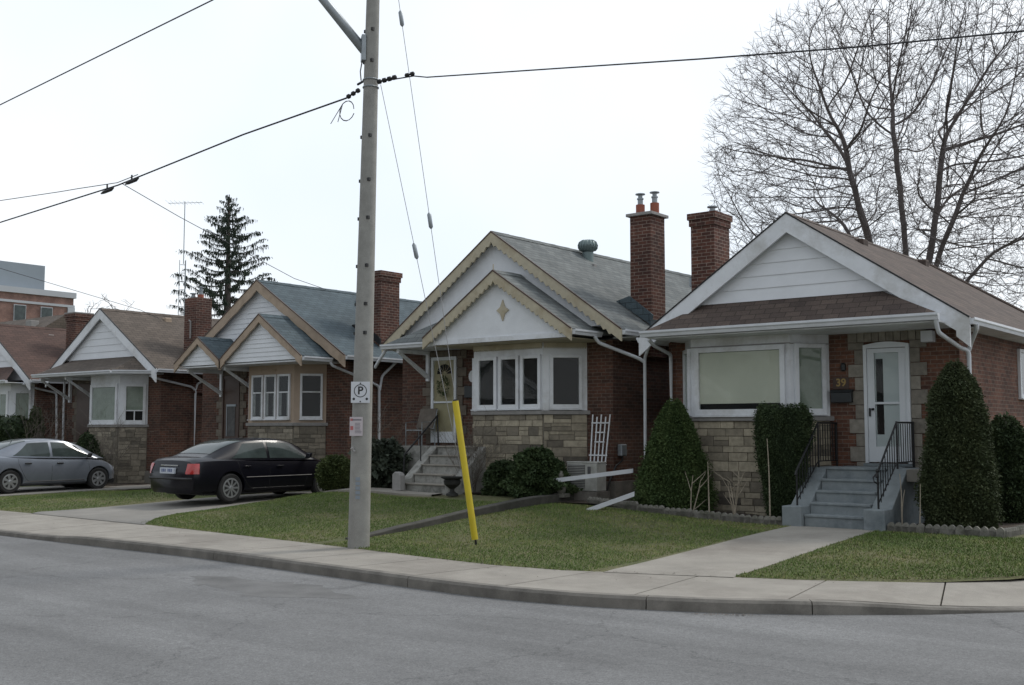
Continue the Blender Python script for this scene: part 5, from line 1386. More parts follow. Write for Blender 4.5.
def shrub(label, cat, mat, x, y, z1, rf, n, leaf, name='shrub', **k):
    z0 = gz(x, y)+.02; r_ = thing(name, (x, y, z0), label, cat); stem(r_, x, y, z0-.05, z0+(z1-z0)*.6)
    foliage('foliage', r_, MT[mat], x, y, z0+k.pop('lift', .02), z1, rf, n, leaf, **k); return r_
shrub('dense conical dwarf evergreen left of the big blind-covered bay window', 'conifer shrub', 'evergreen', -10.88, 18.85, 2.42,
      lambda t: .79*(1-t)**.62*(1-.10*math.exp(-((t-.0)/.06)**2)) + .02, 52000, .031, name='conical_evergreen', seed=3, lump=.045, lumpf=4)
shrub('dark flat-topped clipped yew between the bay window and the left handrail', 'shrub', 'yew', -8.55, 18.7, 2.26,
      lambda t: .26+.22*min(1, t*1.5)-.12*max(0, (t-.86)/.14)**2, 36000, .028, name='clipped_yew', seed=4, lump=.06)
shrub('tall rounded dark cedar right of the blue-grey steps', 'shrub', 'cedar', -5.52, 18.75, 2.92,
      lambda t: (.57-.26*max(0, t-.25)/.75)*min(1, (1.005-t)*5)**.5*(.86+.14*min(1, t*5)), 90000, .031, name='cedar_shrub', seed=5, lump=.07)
shrub('shorter dark yew against the right side wall, behind the tall cedar', 'shrub', 'yew', -5.32, 20.9, 2.05,
      lambda t: (.30+.16*math.sin(math.pi*min(1, t+.15)))*min(1, (1.01-t)*6)**.5, 14000, .05, name='yew_shrub', seed=6, lump=.08)
shrub('round clipped bush at the front corner of the black sedan', 'bush', 'boxw', -19.05, 17.5, 1.2,
      lambda t: .40*math.sqrt(max(0, 1-abs(2*t-.95)**2.0/1.15)), 14000, .04, name='round_bush', seed=7, lump=.03)
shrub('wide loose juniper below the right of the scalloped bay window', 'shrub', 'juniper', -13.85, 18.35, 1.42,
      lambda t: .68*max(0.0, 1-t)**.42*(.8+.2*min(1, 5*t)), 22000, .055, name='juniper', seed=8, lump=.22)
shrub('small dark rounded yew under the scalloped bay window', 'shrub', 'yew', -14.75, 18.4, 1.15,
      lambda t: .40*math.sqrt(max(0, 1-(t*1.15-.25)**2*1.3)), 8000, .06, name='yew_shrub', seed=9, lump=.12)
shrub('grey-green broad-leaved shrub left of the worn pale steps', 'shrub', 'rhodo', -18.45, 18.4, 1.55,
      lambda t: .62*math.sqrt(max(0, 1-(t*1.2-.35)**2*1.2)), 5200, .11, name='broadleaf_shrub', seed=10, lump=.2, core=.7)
shrub('dark clipped shrub left of the white-framed bay of the steep-gabled house', 'shrub', 'yew', -31.35, 18.55, 1.78,
      lambda t: .42*math.sqrt(max(0, 1-(t*1.1-.2)**2*1.4)), 6000, .06, seed=11, name='yew_shrub', lump=.08)
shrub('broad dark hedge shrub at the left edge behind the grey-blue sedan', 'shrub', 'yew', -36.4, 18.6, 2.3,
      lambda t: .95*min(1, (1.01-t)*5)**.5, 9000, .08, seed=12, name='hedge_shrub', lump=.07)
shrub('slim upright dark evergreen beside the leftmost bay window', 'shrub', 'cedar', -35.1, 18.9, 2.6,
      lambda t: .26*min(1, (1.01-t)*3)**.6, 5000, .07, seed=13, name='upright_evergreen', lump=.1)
shrub('tiny dark shrub against the stone base of the steep-gabled house bay', 'shrub', 'yew', -32.1, 19.5, 1.0,
      lambda t: .16*math.sqrt(max(0, 1-(2*t-1)**2)), 900, .05, seed=14, name='yew_shrub')

def twigbush(label, x, y, h, n, spread, mat='paleTwig', r=.008, name='bare_shrub', seed=1, kids=2, group=None, wand=.09):
    rg = random.Random(seed); z0 = gz(x, y)+.02; t_ = thing(name, (x, y, z0), label, 'bare shrub', group); mb = MB()
    def br(p, d, l, r_, dep):
        pts = [p]; k = 5
        for i in range(k):
            d = (d+Vector((rg.gauss(0, wand), rg.gauss(0, wand), rg.gauss(.05, .05)))).normalized(); pts.append(pts[-1]+d*l/k)
            if dep and rg.random() < .75:
                br(pts[-1], (d+Vector((rg.gauss(0, .7), rg.gauss(0, .7), rg.gauss(.1, .3)))).normalized(), l*rg.uniform(.3, .55), r_*.6, dep-1)
        mb.tube(pts, [r_*(1-.6*i/k) for i in range(k+1)], 4)
    for i in range(n):
        br(Vector((x+rg.gauss(0, spread*.25), y+rg.gauss(0, spread*.2), z0-.03)), Vector((rg.gauss(0, spread), rg.gauss(0, spread)*.6, 1)).normalized(), h*rg.uniform(.7, 1.05), r, kids)
    mb.build('twigs', MT[mat], t_)
    return t_
twigbush('bare twiggy shrub between the urn and the bay window with the scalloped trim', -15.75, 18.45, 1.3, 26, .32, 'wood', .006, seed=21, kids=3)
twigbush('pair of pale bare stems in front of the conical evergreen, forking low', -10.2, 18.25, .9, 2, .08, 'paleTwig', .014, seed=22, kids=1, name='dry_stems', wand=.05)
twigbush('single tall pale stem at the right edge of the conical evergreen', -9.85, 18.3, 1.15, 1, .02, 'paleTwig', .018, seed=23, kids=0, wand=.03, name='dry_stems')
twigbush('clump of pale dry rose canes against the stone bay base', -9.35, 18.35, 1.0, 4, .10, 'paleTwig', .014, seed=24, kids=1, wand=.06, name='dry_stems')
twigbush('thin straight pale stake in front of the flat-topped clipped yew', -8.55, 18.12, 1.5, 1, .01, 'paleTwig', .016, seed=25, kids=0, wand=.01, name='dry_stems')
twigbush('two pale stems beside the right wall of the blue-grey steps', -6.30, 18.3, .95, 2, .03, 'paleTwig', .014, seed=26, kids=0, wand=.03, name='dry_stems')
twigbush('single pale stem in front of the tall rounded cedar', -5.95, 18.12, 1.1, 1, .02, 'paleTwig', .012, seed=27, kids=0, wand=.03, name='dry_stems')
twigbush('loose bare bush climbing around the porch of the steep-gabled house', -34.4, 18.6, 2.2, 16, .28, 'wood', .012, seed=28, kids=3)
twigbush('bare twiggy bush between the driveway and the stone bay of the steep-gabled house', -31.0, 18.9, 1.7, 12, .3, 'wood', .010, seed=29, kids=3)
twigbush('thin bare shrub rising above the grey-green broad-leaved shrub', -18.75, 18.6, 1.9, 8, .25, 'wood', .008, seed=30, kids=3)

# scalloped edging blocks
def edging(p, q, n, side, grp):
    a = Vector((p[0], p[1])); b = Vector((q[0], q[1])); d = (b-a); L_ = d.length/n; d.normalize(); nn = Vector((-d.y, d.x))
    for k in range(n):
        s0 = a+d*(L_*k+.006); s1 = a+d*(L_*(k+1)-.006); nb = max(4, round(L_/.11)); mb = MB(); w = (s1-s0).length/nb
        za = min(gz(s0.x, s0.y), gz(s1.x, s1.y))-.06; zt = (gz(s0.x, s0.y)+gz(s1.x, s1.y))/2+.16+random.uniform(-.012, .012)
        tilt = random.uniform(-.02, .02)
        for i in range(nb):
            c0 = s0+d*(w*i+.004); c1 = s0+d*(w*(i+1)-.004); prof = []
            for t in range(6): 
                u = t/5; c = c0+(c1-c0)*u; prof.append((c.x, c.y, zt-.045+.045*math.sin(math.pi*u)+tilt*(i/nb)))
            P_ = [(c0.x, c0.y, za)]+prof+[(c1.x, c1.y, za)]
            mb.prism(P_, (nn.x*.06, nn.y*.06, 0))
        mb.prism([(s0.x, s0.y, za), (s0.x, s0.y, zt-.06), (s1.x, s1.y, zt-.06), (s1.x, s1.y, za)], (nn.x*.045, nn.y*.045, 0)) 
        o = mb.build('edging_block', MT['edge'], None)
        tag(o, 'scalloped grey concrete edging block '+side, 'edging block', grp)
edging((-12.6, 18.35), (-11.2, 17.97), 2, 'in the row in front of the conical evergreen', 'edging blocks left of the blue-grey steps')
edging((-11.2, 17.97), (-8.24, 17.93), 5, 'in the row between the conical evergreen and the blue-grey steps', 'edging blocks along the stone bay bed')
edging((-6.42, 17.92), (-4.62, 17.95), 3, 'in the row in front of the tall rounded cedar', 'edging blocks in front of the cedar')
edging((-4.60, 17.98), (-4.45, 20.4), 4, 'in the row along the right side bed', 'edging blocks along the side bed')

# ------------------------------------------------------------------ bare trees grown towards points spread through the crown
from mathutils.kdtree import KDTree
def baretree(name, loc, label, cat, starts, cc, rr, zmin, natt, step, infl, kill, tip, seed, twigs=3, twl=.5, pw=2.35, pexp=2.3, trunk_n=12):
    rg = random.Random(seed); T_ = thing(name, loc, label, cat); C0 = Vector(cc)
    att = []
    while len(att) < natt:
        p = Vector((rg.uniform(-1, 1), rg.uniform(-1, 1), rg.uniform(-1, 1))); e = (math.hypot(p.x, p.y))**pexp+abs(p.z)**pexp
        if e > 1 or rg.random() > .30+.7*e: continue
        q = Vector((C0.x+p.x*rr[0], C0.y+p.y*rr[1], C0.z+p.z*rr[2]))
        if q.z < zmin: continue
        att.append(q)
    nodes = []; par = []; dirs = []; nk = {}
    def add(p, i, d): nodes.append(p); par.append(i); dirs.append(d); return len(nodes)-1
    for path in starts:      # [(parent index or -1), points...]
        i = path[0]
        for p in path[1:]:
            p = Vector(p)
            if i >= 0:
                a = nodes[i]; n = max(1, int((p-a).length/step)); d = (p-a).normalized()
                for k in range(1, n+1):
                    i = add(a.lerp(p, k/n)+(Vector((rg.gauss(0, .03), rg.gauss(0, .03), 0)) if k < n else Vector((0, 0, 0))), i, d)
            else: i = add(p, -1, Vector((0, 0, 1)))
        path.append(i)
    alive = att
    for it in range(90):
        kd = KDTree(len(nodes)); [kd.insert(p, i) for i, p in enumerate(nodes)]; kd.balance()
        pull = {}; keep = []
        for q in alive:
            co, i, dist = kd.find(q)
            if dist < kill: continue
            keep.append(q)
            if dist < infl: pull[i] = pull.get(i, Vector((0, 0, 0)))+(q-co).normalized()
        alive = keep
        if not pull or it > 70: infl *= 1.4
        if not alive or infl > 12: break
        for i, v in pull.items():
            nk[i] = nk.get(i, 0)+1
            if nk[i] > 3: continue
            d = (v.normalized()+dirs[i]*.55+Vector((rg.gauss(0, .10), rg.gauss(0, .10), rg.gauss(.06, .08)))).normalized()
            add(nodes[i]+d*step*rg.uniform(.8, 1.1), i, d)
    n = len(nodes); kids = [[] for _ in range(n)]
    for i, p in enumerate(par):
        if p >= 0: kids[p].append(i)
    rad = [0.0]*n
    for i in range(n-1, -1, -1):
        rad[i] = tip if not kids[i] else sum(rad[k]**pw for k in kids[i])**(1/pw)
    mt, mc = MB(), MB(); st = [(0, -1)]
    while st:
        i, p = st.pop(); ch = [i] if p < 0 else [p, i]; rs = [rad[i]]*len(ch)
        j = i
        while kids[j]:
            ks = sorted(kids[j], key=lambda k: -rad[k]); 
            for k in ks[1:]: st.append((k, j))
            j = ks[0]; ch.append(j); rs.append(rad[j])
        pts = [nodes[k] for k in ch]
        if len(pts) > 3: pts = [pts[0]]+[(pts[k-1]+pts[k]*2+pts[k+1])/4 for k in range(1, len(pts)-1)]+[pts[-1]]
        r0 = rs[0]
        if p < 0:
            cut = trunk_n; mt.tube(pts[:cut+1], rs[:cut+1], 14, cap=False); mc.tube(pts[cut:], rs[cut:], 9, cap=False)
        else: mc.tube(pts, rs, 8 if r0 > .08 else (5 if r0 > .03 else 3), cap=False)
    for i in range(n):
        if rad[i] < tip*3.2:
            for k in range(twigs if not kids[i] else (1 if rg.random() < .8 else 0)):
                d = (dirs[i]+Vector((rg.gauss(0, .55), rg.gauss(0, .55), rg.gauss(.1, .45)))).normalized(); l = twl*rg.uniform(.5, 1.2); q = nodes[i]; m_ = q+d*l*.5
                d2 = (d+Vector((rg.gauss(0, .3), rg.gauss(0, .3), rg.gauss(.08, .25)))).normalized()
                mc.tube([q, m_, m_+d2*l*.5], [tip*.8, tip*.65, tip*.4], 3, cap=False)
                if rg.random() < .5:
                    d3 = (d+Vector((rg.gauss(0, .7), rg.gauss(0, .7), rg.gauss(0, .5)))).normalized(); mc.tube([m_, m_+d3*l*.45], [tip*.6, tip*.35], 3, cap=False)
    print(name, n)
    mt.build('trunk', MT['bark'], T_, smooth=True, recalc=False); mc.build('crown', MT['twig'], T_, recalc=False)
    return T_
TX, TY = -13.6, 40
NB = 6+6
sA = [-1, (TX, TY, -.3), (TX+.05, TY, 2), (TX, TY, 4.6)]
class Lz(list): pass
trunkpath = [-1, (TX, TY, -.3), (TX+.05, TY, 2), (TX, TY, 4.4)]
baretree('maple_tree', (TX, TY, 0), 'huge bare spreading tree rising behind the rightmost brown roof', 'tree',
    [trunkpath, [NB, (TX-.5, TY, 6.2), (TX-1.1, TY+.1, 8.8), (TX-1.9, TY, 12.0)], [NB, (TX+.3, TY, 6.5), (TX+.25, TY-.2, 9.2), (TX-.1, TY, 13.0)], [NB, (TX+.6, TY+.3, 6.2), (TX+1.2, TY+.4, 9.4), (TX+1.6, TY+.3, 12.2)], [NB, (TX-1.6, TY-.5, 6.2), (TX-3.6, TY-.6, 8.0)], [NB, (TX+1.7, TY-.4, 6.2), (TX+3.4, TY-.5, 7.9)], [NB, (TX-.2, TY-.8, 6.4), (TX-.7, TY-2.0, 9.6), (TX-.9, TY-2.8, 12)], [NB, (TX+.4, TY+.9, 6.4), (TX+.6, TY+2.2, 9.6)], [NB, (TX-.9, TY+.6, 6.3), (TX-2.6, TY+1.4, 9.8)], [NB, (TX+1.0, TY-.7, 6.3), (TX+2.7, TY-1.5, 9.8)]],
    (TX, TY, 11.6), (7.0, 6.4, 6.4), 6.0, 19000, .34, 2.2, .42, .0092, 4, twigs=4, twl=.6, pw=2.36, trunk_n=NB-1)
baretree('bare_tree', (-82, 50, 0), 'small distant bare tree between the far brick building and the steep white gable', 'tree',
    [[-1, (-82, 50, -.3), (-82, 50, 8.2)]], (-82, 50, 10.8), (2.6, 2.6, 2.4), 8, 90, .5, 3, .7, .022, 9, twigs=2, twl=.7, trunk_n=12)

# ------------------------------------------------------------------ drooping spruce
sp = thing('spruce_tree', (-52.95, 40, 0), 'sparse drooping spruce standing behind the house with the blue-grey roof', 'tree')
rg = random.Random(12); tr = MB(); tr.tube([(-52.95, 40, 0), (-52.95, 40, 8), (-53.0, 40, 15.7)], [.36, .24, .03], 8); tr.build('trunk', MT['bark'], sp, smooth=True)
br = MB(); nd = MB(); z = 5.2; k0 = 0
while z < 15.6:
    t = (15.8-z)/10.6; nb = 5 if z < 14 else 4
    for k in range(nb):
        a = 2.399*k0+rg.gauss(0, .15); k0 += 1; l = (.12+5.4*t**.72*min(1, .35+t*3))*rg.uniform(.62, 1.05); el = rg.uniform(.14, .38)
        p = Vector((-52.95, 40, z+rg.uniform(-.15, .15))); d = Vector((math.cos(a), math.sin(a), 0)); pts = []; m_ = 9
        for i in range(m_+1):
            u = i/m_; pts.append(p+d*l*u+Vector((0, 0, l*(-.10*math.sin(u*math.pi)+el*(u**1.5)-.12*max(0, u-.85)*6*u))))
        br.tube(pts, [.045*(1-u/m_*.8)*(.5+t) for u in range(m_+1)], 4)
        steps = int(l*10)
        for i in range(steps):
            u = (i+rg.random())/steps
            if u < .12: continue
            fi = u*m_; i0 = min(m_-1, int(fi)); q = pts[i0].lerp(pts[i0+1], fi-i0)
            w = rg.uniform(.07, .24)*(1 if rg.random() < .8 else 1.6)
            for s_ in range(6):
                o = Vector((rg.gauss(0, .09), rg.gauss(0, .09), rg.gauss(0, .03)))
                x = q+o; dr_ = Vector((rg.gauss(0, .05), rg.gauss(0, .05), -w))
                e = Vector((-d.y, d.x, 0))*rg.uniform(.012, .035)+d*rg.uniform(-.03, .03)
                nd.face([x-e, x+e, x+e*.4+dr_, x-e*.4+dr_], rg.random())
    z += .27+.36*t
br.build('branches', MT['bark'], sp, recalc=False); nd.build('foliage', MT['spruce'], sp, recalc=False)
# ================================================================== street furniture
PX, PY = -12.46, 11.95
UP = thing('utility_pole', (PX, PY, -.05), 'tall tapered concrete utility pole standing at the lawn edge of the sidewalk', 'pole')
def pc(z): return (PX+.19*z/8.56, PY)
def pr_(z): return .168-.0075*z
m = MB(); zs = [-.3, 0, 1, 2, 3, 4, 5, 6, 7, 8, 9, 10, 11]
m.tube([(pc(z)[0], PY, z) for z in zs], [pr_(z) for z in zs], 24); m.build('shaft', MT['poleconc'], UP, smooth=True, angle=50)
m = MB()
for z in (3.3, 3.75, 4.35, 5.1, 5.7, 6.4, 7.6, 8.1, 8.8):
    for a in (R(-150), R(-40)):
        x, y = pc(z)[0]+math.cos(a)*pr_(z), PY+math.sin(a)*pr_(z); m.box(x-.02, x+.02, y-.02, y+.02, z-.025, z+.025)
m.build('bolt_holes', MT['iron'], UP)
m = MB(); x7, _ = pc(7.25)
for z in (7.19, 7.31): m.tube([(x7+math.cos(a*R(30))*(pr_(7.2)+.008), PY+math.sin(a*R(30))*(pr_(7.2)+.008), z) for a in range(13)], .012, 5)
m.build('clamp', MT['galv'], UP)
m = MB(); a = Vector((-12.36, 11.86, 7.78)); b = Vector((-13.55, 11.05, 9.6)); c = Vector((-14.4, 10.2, 10.4)); m.tube([tuple(a), tuple(a.lerp(b, .5)), tuple(b), tuple(c)], [.075, .07, .06, .05], 12); arm = m.build('lamp_arm', MT['galv'], UP, smooth=True)
m = MB(); m.obox((a.x+.0, a.y, .8, -.6), -.07, .08, -.02, .05, 7.6, 8.02); m.build('mounting_plate', MT['galv'], arm, bevel=.01)
def insul(p, d, n=3, r=.038, mat='iron', parent=UP, name='insulator'):
    m = MB(); d = Vector(d).normalized(); pts = []; rs = []
    for i in range(n):
        o = Vector(p)+d*(i*.11); pts += [o, o+d*.02, o+d*.06, o+d*.08]; rs += [.015, r, r, .015]
    m.tube([tuple(q) for q in pts], rs, 8); return m.build(name, MT[mat], parent)
LA = Vector((x7-.13, PY-.02, 7.22)); RA = Vector((x7+.13, PY, 7.25))
insul(LA+Vector((-.1, 0, -.02)), (-1, 0, -.25), 3); insul(RA+Vector((.02, -.0, 0)), (1, 0, -.0), 4, .04); insul(RA+Vector((.62, -.0, -.02)), (1, 0, -.0), 2, .035)
m = MB(); m.tube([(x7-.22, PY, 7.35), (x7-.24, PY, 7.5), (x7-.18, PY, 7.75)], .01, 5); m.tube([(x7-.30, PY, 7.30), (x7-.16, PY, 7.33)], .02, 5)
m.build('lead_bracket', MT['wire'], UP)
for x_ in (.75, .92): m = MB(); m.tube([(x7-.64, PY, 7.05), (x7-x_, PY, 6.77)], .008, 4); m.build('loose_lead', MT['wire'], UP)
m = MB()
m.tube([(x7-.55+.17*math.cos(t*R(24)), PY+.02*t/15, 6.92+.16*math.sin(t*R(24))) for t in range(15)], .009, 4); m.build('cable_coil', MT['wire'], UP)

def wire(label, pts, r, sag=0, name='overhead_wire', n=24, mat='wire', cat='cable'):
    P_ = [Vector(p) for p in pts]; out = []
    for a, b in zip(P_, P_[1:]):
        for i in range(n): t = i/n; q = a.lerp(b, t); q.z -= sag*4*t*(1-t); out.append(tuple(q))
    out.append(tuple(P_[-1])); mb = MB(); mb.tube(out, r, 6)
    return tag(mb.build(name, MT[mat], None, smooth=True), label, cat)
wire('thick black cable sloping from the concrete pole down to the left edge', [LA+Vector((-.4, 0, -.1)), (-15.35, 11.85, 6.93), (-19.2, 11.85, 6.575), (-23.84, 11.85, 6.385), (-34, 11.85, 6.35), (-52, 11.85, 6.9)], .014, 0)
wire('thin wire wrapped beside the thick cable left of its splice', [(-18.5, 11.83, 6.68), (-19.2, 11.83, 6.62), (-20.6, 11.84, 6.70), (-21.4, 11.85, 6.74), (-23.88, 11.85, 6.88), (-32, 11.85, 7.4)], .008)
wire('black cable running from the concrete pole to the upper right corner', [RA+Vector((.05, 0, 0)), RA+Vector((.8, 0, -.06)), (-11, 11.85, 7.07), (-8.5, 11.85, 6.69), (-6.41, 11.85, 6.37), (-4.4, 11.85, 6.08), (-2.7, 11.85, 5.87), (6, 11.85, 5.0)], .010)
wire('black cable crossing the sky in the upper left corner', [(-26, 9, 7.05), (-18.26, 9, 7.33), (-12.37, 9, 7.71), (-5, 9, 8.35)], .0095)
wire('service drop wire from the cable splice to the blue-grey roof', [(-19.1, 11.86, 6.60), (-20.0, 13.8, 6.35), (-22.0, 18.7, 5.72), (-22.45, 20.2, 5.62)], .0075)
wire('service drop wire descending from the left edge to the tan-brown roof', [(-27, 12.4, 6.6), (-28.08, 14, 6.0), (-30.95, 20.0, 5.62), (-31.4, 21, 5.45)], .0075)
for k, (x, l) in enumerate(((-18.75, 'right one of the two dark splice sleeves on the thick cable'), (-19.6, 'left one of the two dark splice sleeves on the thick cable'))):
    m = MB(); z = 6.62 if k == 0 else 6.55; m.tube([(x+.25, 11.85, z+.025-.03), (x+.15, 11.85, z-.03), (x-.1, 11.85, z-.05), (x-.2, 11.85, z-.065)], [.012, .034, .034, .012], 8)
    m.box(x+.0, x+.03, 11.84, 11.86, z+.0, z+.09)
    tag(m.build('splice_sleeve', MT['iron'], None), l, 'cable splice')

# guy wires with strain insulators, down to the yellow guard
A = Vector((-11.08, 13.1, .10))
def guy(label, top, ins_t):
    g = thing('guy_wire', tuple(A), label, 'guy wire'); top = Vector(top); m = MB(); m.tube([tuple(A), tuple(A.lerp(top, .5)), tuple(top)], .005, 5); m.build('strand', MT['guy'], g)
    d = (top-A).normalized()
    for t in ins_t:
        p = A.lerp(top, t); m = MB(); m.tube([tuple(p-d*.13), tuple(p-d*.10), tuple(p+d*.10), tuple(p+d*.13)], [.012, .034, .034, .012], 10); m.build('strain_insulator', MT['galv'], g, smooth=True, angle=40)
    return g
import math as _m
guy('steel guy wire rising to the top of the concrete pole beyond the frame', (pc(10.3)[0]+.12, PY+.05, 10.35), (.485, .80))
guy('steel guy wire rising to the cable clamp of the concrete pole', (x7+.17, PY+.05, 7.22), (.63,))
# yellow guard
g = thing('guy_guard', (-11.08, 13.1, .05), 'bright yellow plastic guard leaning over the guy wires on the right lawn', 'guy guard')
top = Vector((pc(10.3)[0]+.12, PY+.05, 10.35)); d = (top-A).normalized(); t1 = 2.15/(top.z-A.z); B_ = A.lerp(top, t1); st = A+d*.02
m = MB(); side_ = d.cross(Vector((0, 1, 0))).normalized(); fr = side_.cross(d).normalized(); prof = []
for k in range(9):
    a = math.pi*(k/8)-math.pi/2; prof.append((.058*math.sin(a), .058*math.cos(a)))
prof = [(x, y) for x, y in prof]; inn = [(x*.9, y*.9) for x, y in prof[::-1]]
P_ = [tuple(st+side_*x+fr*(-y)*(1) ) for x, y in prof+inn]; m.prism(P_, tuple(B_-st)); m.build('half_shell', MT['yellow'], g)
m = MB(); m.tube([tuple(B_-side_*.02), tuple(B_+side_*.03)], .03, 8); m.build('clip', MT['iron'], g)
m = MB(); m.tube([tuple(st-d*.12), tuple(st+d*.3)], .018, 6); m.build('anchor_rod', MT['iron'], g)

# signs on the pole
def polesign(name, label, z0, z1, w, dx=0):
    zc = (z0+z1)/2; ang = math.atan2(PX, PY)  # faces the road corner
    x, y = pc(zc); r_ = pr_(zc)+.012; n = Vector((-x, -y, 0)).normalized(); n = (n+Vector((.0, -.25, 0))).normalized(); u = Vector((-n.y, n.x, 0)); 
    c = Vector((x, y, 0))+n*r_+u*dx
    t = thing(name, (c.x, c.y, z0), label, 'sign'); T = (c.x, c.y, u.x, u.y); m = MB(); m.obox(T, -w/2, w/2, 0, .006, z0, z1); return t, T, m, n, u, c
t, T, m, n, u, c = polesign('parking_sign', 'small white sign with a black P in a circle bolted to the concrete pole', 2.215, 2.54, .29, -.01)
m.build('panel', MT['signwhite'], t, bevel=.002)
m = MB(); cz = 2.40
def ring(m, T, cu, cz, r0, r1, w0, a0=0, a1=360, n=32):
    P = lambda u, w, z: (T[0]+u*T[2]+w*T[3], T[1]+u*T[3]-w*T[2], z)
    for k in range(n):
        aa, ab = R(a0+(a1-a0)*k/n), R(a0+(a1-a0)*(k+1)/n)
        m.face([P(cu+r0*math.cos(aa), w0, cz+r0*math.sin(aa)), P(cu+r1*math.cos(aa), w0, cz+r1*math.sin(aa)), P(cu+r1*math.cos(ab), w0, cz+r1*math.sin(ab)), P(cu+r0*math.cos(ab), w0, cz+r0*math.sin(ab))])
ring(m, T, 0, cz, .088, .100, .008)
ring(m, T, 0, 2.515, 0, .012, .008, n=10); ring(m, T, 0, 2.235, 0, .012, .008, n=10)
for uu in (-.10, .10): ring(m, T, uu, 2.275, 0, .02, .008, n=12)
m.build('ring', MT['ink'], t, recalc=False)
yaw = math.atan2(u.y, u.x)
text('P', .17, MT['ink'], t, tuple(c+n*.0075+Vector((0, 0, cz))), (R(90), 0, yaw), ext=.001, bold=True, name='letter')
t, T, m, n, u, c = polesign('notice_sign', 'small faded paper notice with pinkish print below the parking sign', 1.71, 2.00, .20, -.06)
m.build('panel', MT['pink'], t)
m = MB(); rg = random.Random(4)
for k in range(8):
    z = 1.90-k*.021; m.obox(T, -.02-(0 if k > 4 else .0), .075+rg.uniform(-.02, .01), .0065, .0072, z, z+.008)
m.obox(T, -.06, .08, .0065, .0072, 1.945, 1.965); m.build('print', MT['greyink'], t)
m = MB(); m.obox(T, -.09, -.05, .0065, .0072, 1.94, 1.975); m.obox(T, -.09, -.045, .0065, .0072, 1.80, 1.86); m.build('emblem', MT['redink'], t)
m = MB(); x, y = pc(1.52); m.tube([(x-.02, y-.15, 1.50), (x+.05, y-.18, 1.47)], .015, 6); m.tube([(x-.03, y-.17, 1.53), (x-.02, y-.14, 1.5)], .03, 8); m.build('grounding_lug', MT['cap'], UP)
m = MB()
for k in range(5): m.obox((pc(.9)[0]+.09, PY-.137, .86, .5), -.035, .035, .0, .004, .75+k*.07, .80+k*.07)
m.build('faded_stencil', MT['cladding'], UP)

# TV antenna mast
M_ = thing('antenna_mast', (-50.2, 35, 0), 'thin television antenna on a lattice mast left of the spruce', 'antenna')
m = MB(); 
for k in range(3):
    a = 2.094*k; m.tube([(-50.2+.22*math.cos(a), 35+.22*math.sin(a), 0), (-50.2+.20*math.cos(a), 35+.2*math.sin(a), 10.9)], .02, 4)
z = 3
while z < 10.9:
    for k in range(3):
        a, b = 2.094*k, 2.094*(k+1); m.tube([(-50.2+.2*math.cos(a), 35+.2*math.sin(a), z), (-50.2+.2*math.cos(b), 35+.2*math.sin(b), z)], .010, 3)
    z += .45
m.build('lattice', MT['galv'], M_)
m = MB(); m.tube([(-50.2, 35, 10.7), (-50.2, 35, 14.1)], .025, 5); m.build('pole', MT['galv'], M_)
m = MB(); m.tube([(-50.9, 34.45, 14.0), (-49.5, 35.6, 14.05)], .014, 4)
for k in range(9):
    t = k/8; x, y = -50.9+1.4*t, 34.45+1.15*t; m.tube([(x-.45+.2*t, y+.5-.2*t, 14.03), (x+.45-.2*t, y-.5+.2*t, 14.03)], .008, 3)
m.build('yagi', MT['galv'], M_)
# small litter by the kerb
m = MB(); rg = random.Random(8)
for k in range(60):
    x = -5.45+rg.gauss(0, .22); y = 10.62+(x+5.45)*.55+rg.gauss(0, .025); s = rg.uniform(.008, .03); a = rg.random()*6
    m.face([(x, y, -.128), (x+s*math.cos(a), y+s*math.sin(a), -.12), (x+s*math.cos(a+1.4), y+s*math.sin(a+1.4), -.126)], rg.random())
tag(m.build('leaf_litter', MT['wood'], None, recalc=False), 'thin line of dead leaf litter in the gutter by the kerb', 'leaf litter', kind='stuff')
m = MB(); rg = random.Random(18)
for k in range(700):
    x = rg.uniform(-24, -3.4)
    if rg.random() < .45: y = inner_y(x)+rg.gauss(-.03, .06); z = .012
    else:
        y = inner_y(x)-rg.uniform(.1, 1.3); z = .006
        if rg.random() < .75: continue
    s = rg.uniform(.008, .028); a = rg.random()*6.28
    m.face([(x, y, z), (x+s*math.cos(a), y+s*math.sin(a), z+.006), (x+s*math.cos(a+1.3), y+s*math.sin(a+1.3), z+.002)], rg.random())
tag(m.build('dead_leaves', MT['wood'], None, recalc=False), 'scattered crumbs of dead leaves along the sidewalk edges', 'leaf litter', kind='stuff')
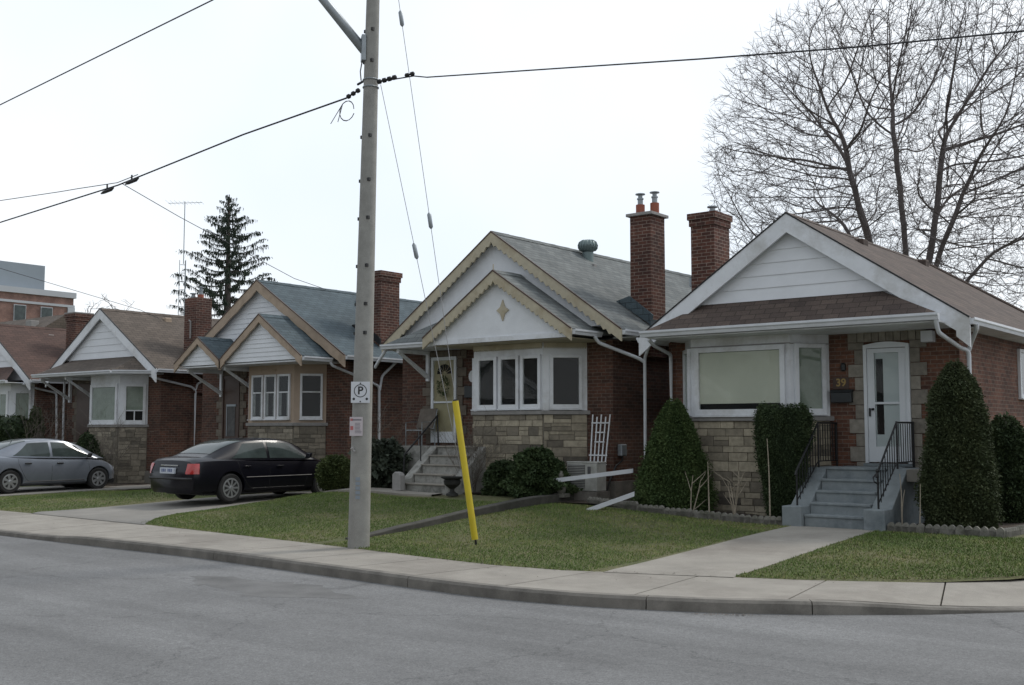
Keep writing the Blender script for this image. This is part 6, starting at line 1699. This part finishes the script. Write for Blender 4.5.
# ================================================================== sky, sun, camera
W = bpy.data.worlds.new('World'); S.world = W; W.use_nodes = True; nt = W.node_tree; bg = nt.nodes['Background']
EL, AZ = R(48), R(20)
sky = nt.nodes.new('ShaderNodeTexSky'); sky.sky_type = 'NISHITA'; sky.sun_disc = False; sky.sun_elevation = EL; sky.sun_rotation = AZ; sky.air_density = 1.0; sky.dust_density = 3
tc = nt.nodes.new('ShaderNodeTexCoord')
n = nt.nodes.new('ShaderNodeTexNoise'); n.inputs['Scale'].default_value = 1.6; n.inputs['Detail'].default_value = 4; L(nt, tc.outputs['Generated'], n.inputs['Vector'])
cl = ramp(nt, n.outputs['Fac'], [(.35, (8.2, 8.9, 9.7)), (.62, (10.3, 10.4, 10.5))])
cl.color_ramp.elements[0].color = (.74, .83, .93, 1); cl.color_ramp.elements[1].color = (.94, .97, 1, 1)
sx = nt.nodes.new('ShaderNodeSeparateXYZ'); L(nt, tc.outputs['Generated'], sx.inputs[0])
mr = nt.nodes.new('ShaderNodeMapRange'); mr.inputs['From Min'].default_value = -1; mr.inputs['From Max'].default_value = .55; mr.inputs['To Min'].default_value = .60*CLOUD; mr.inputs['To Max'].default_value = .97*CLOUD; mr.interpolation_type = 'SMOOTHSTEP'; L(nt, sx.outputs['Y'], mr.inputs['Value'])
mu = nt.nodes.new('ShaderNodeVectorMath'); mu.operation = 'SCALE'; L(nt, mr.outputs[0], mu.inputs['Scale']); L(nt, cl.outputs[0], mu.inputs[0])
mx = nt.nodes.new('ShaderNodeMix'); mx.data_type = 'RGBA'; mx.inputs[0].default_value = .9
L(nt, sky.outputs[0], mx.inputs[6]); L(nt, mu.outputs[0], mx.inputs[7]); L(nt, mx.outputs[2], bg.inputs['Color']); bg.inputs['Strength'].default_value = .1
sl = bpy.data.lights.new('sun', 'SUN'); sl.energy = 1.25; sl.angle = R(11); sl.color = (1, .95, .88)
so = bpy.data.objects.new('sun', sl); COL.objects.link(so)
# direction to the sun: Nishita rotation is measured clockwise from +Y
dv = Vector((math.sin(AZ)*math.cos(EL), math.cos(AZ)*math.cos(EL), math.sin(EL)))
so.rotation_euler = dv.to_track_quat('Z', 'Y').to_euler(); so.location = (0, 0, 30)
cam = bpy.data.cameras.new('camera'); co = bpy.data.objects.new('camera', cam); COL.objects.link(co)
co.location = (0, 0, 1.8); co.rotation_euler = (R(90+4.548), 0, R(38.349)); cam.sensor_width = 36; cam.lens = 1100/1024*36; cam.clip_end = 2000; cam.clip_start = .1
S.camera = co
S.view_settings.view_transform = 'Standard'; S.view_settings.look = 'None'; S.view_settings.exposure = EXPO; S.view_settings.gamma = 1
S.render.resolution_x = 1024; S.render.resolution_y = 685
try:
    S.cycles.max_bounces = 6; S.cycles.transparent_max_bounces = 12
except Exception: pass
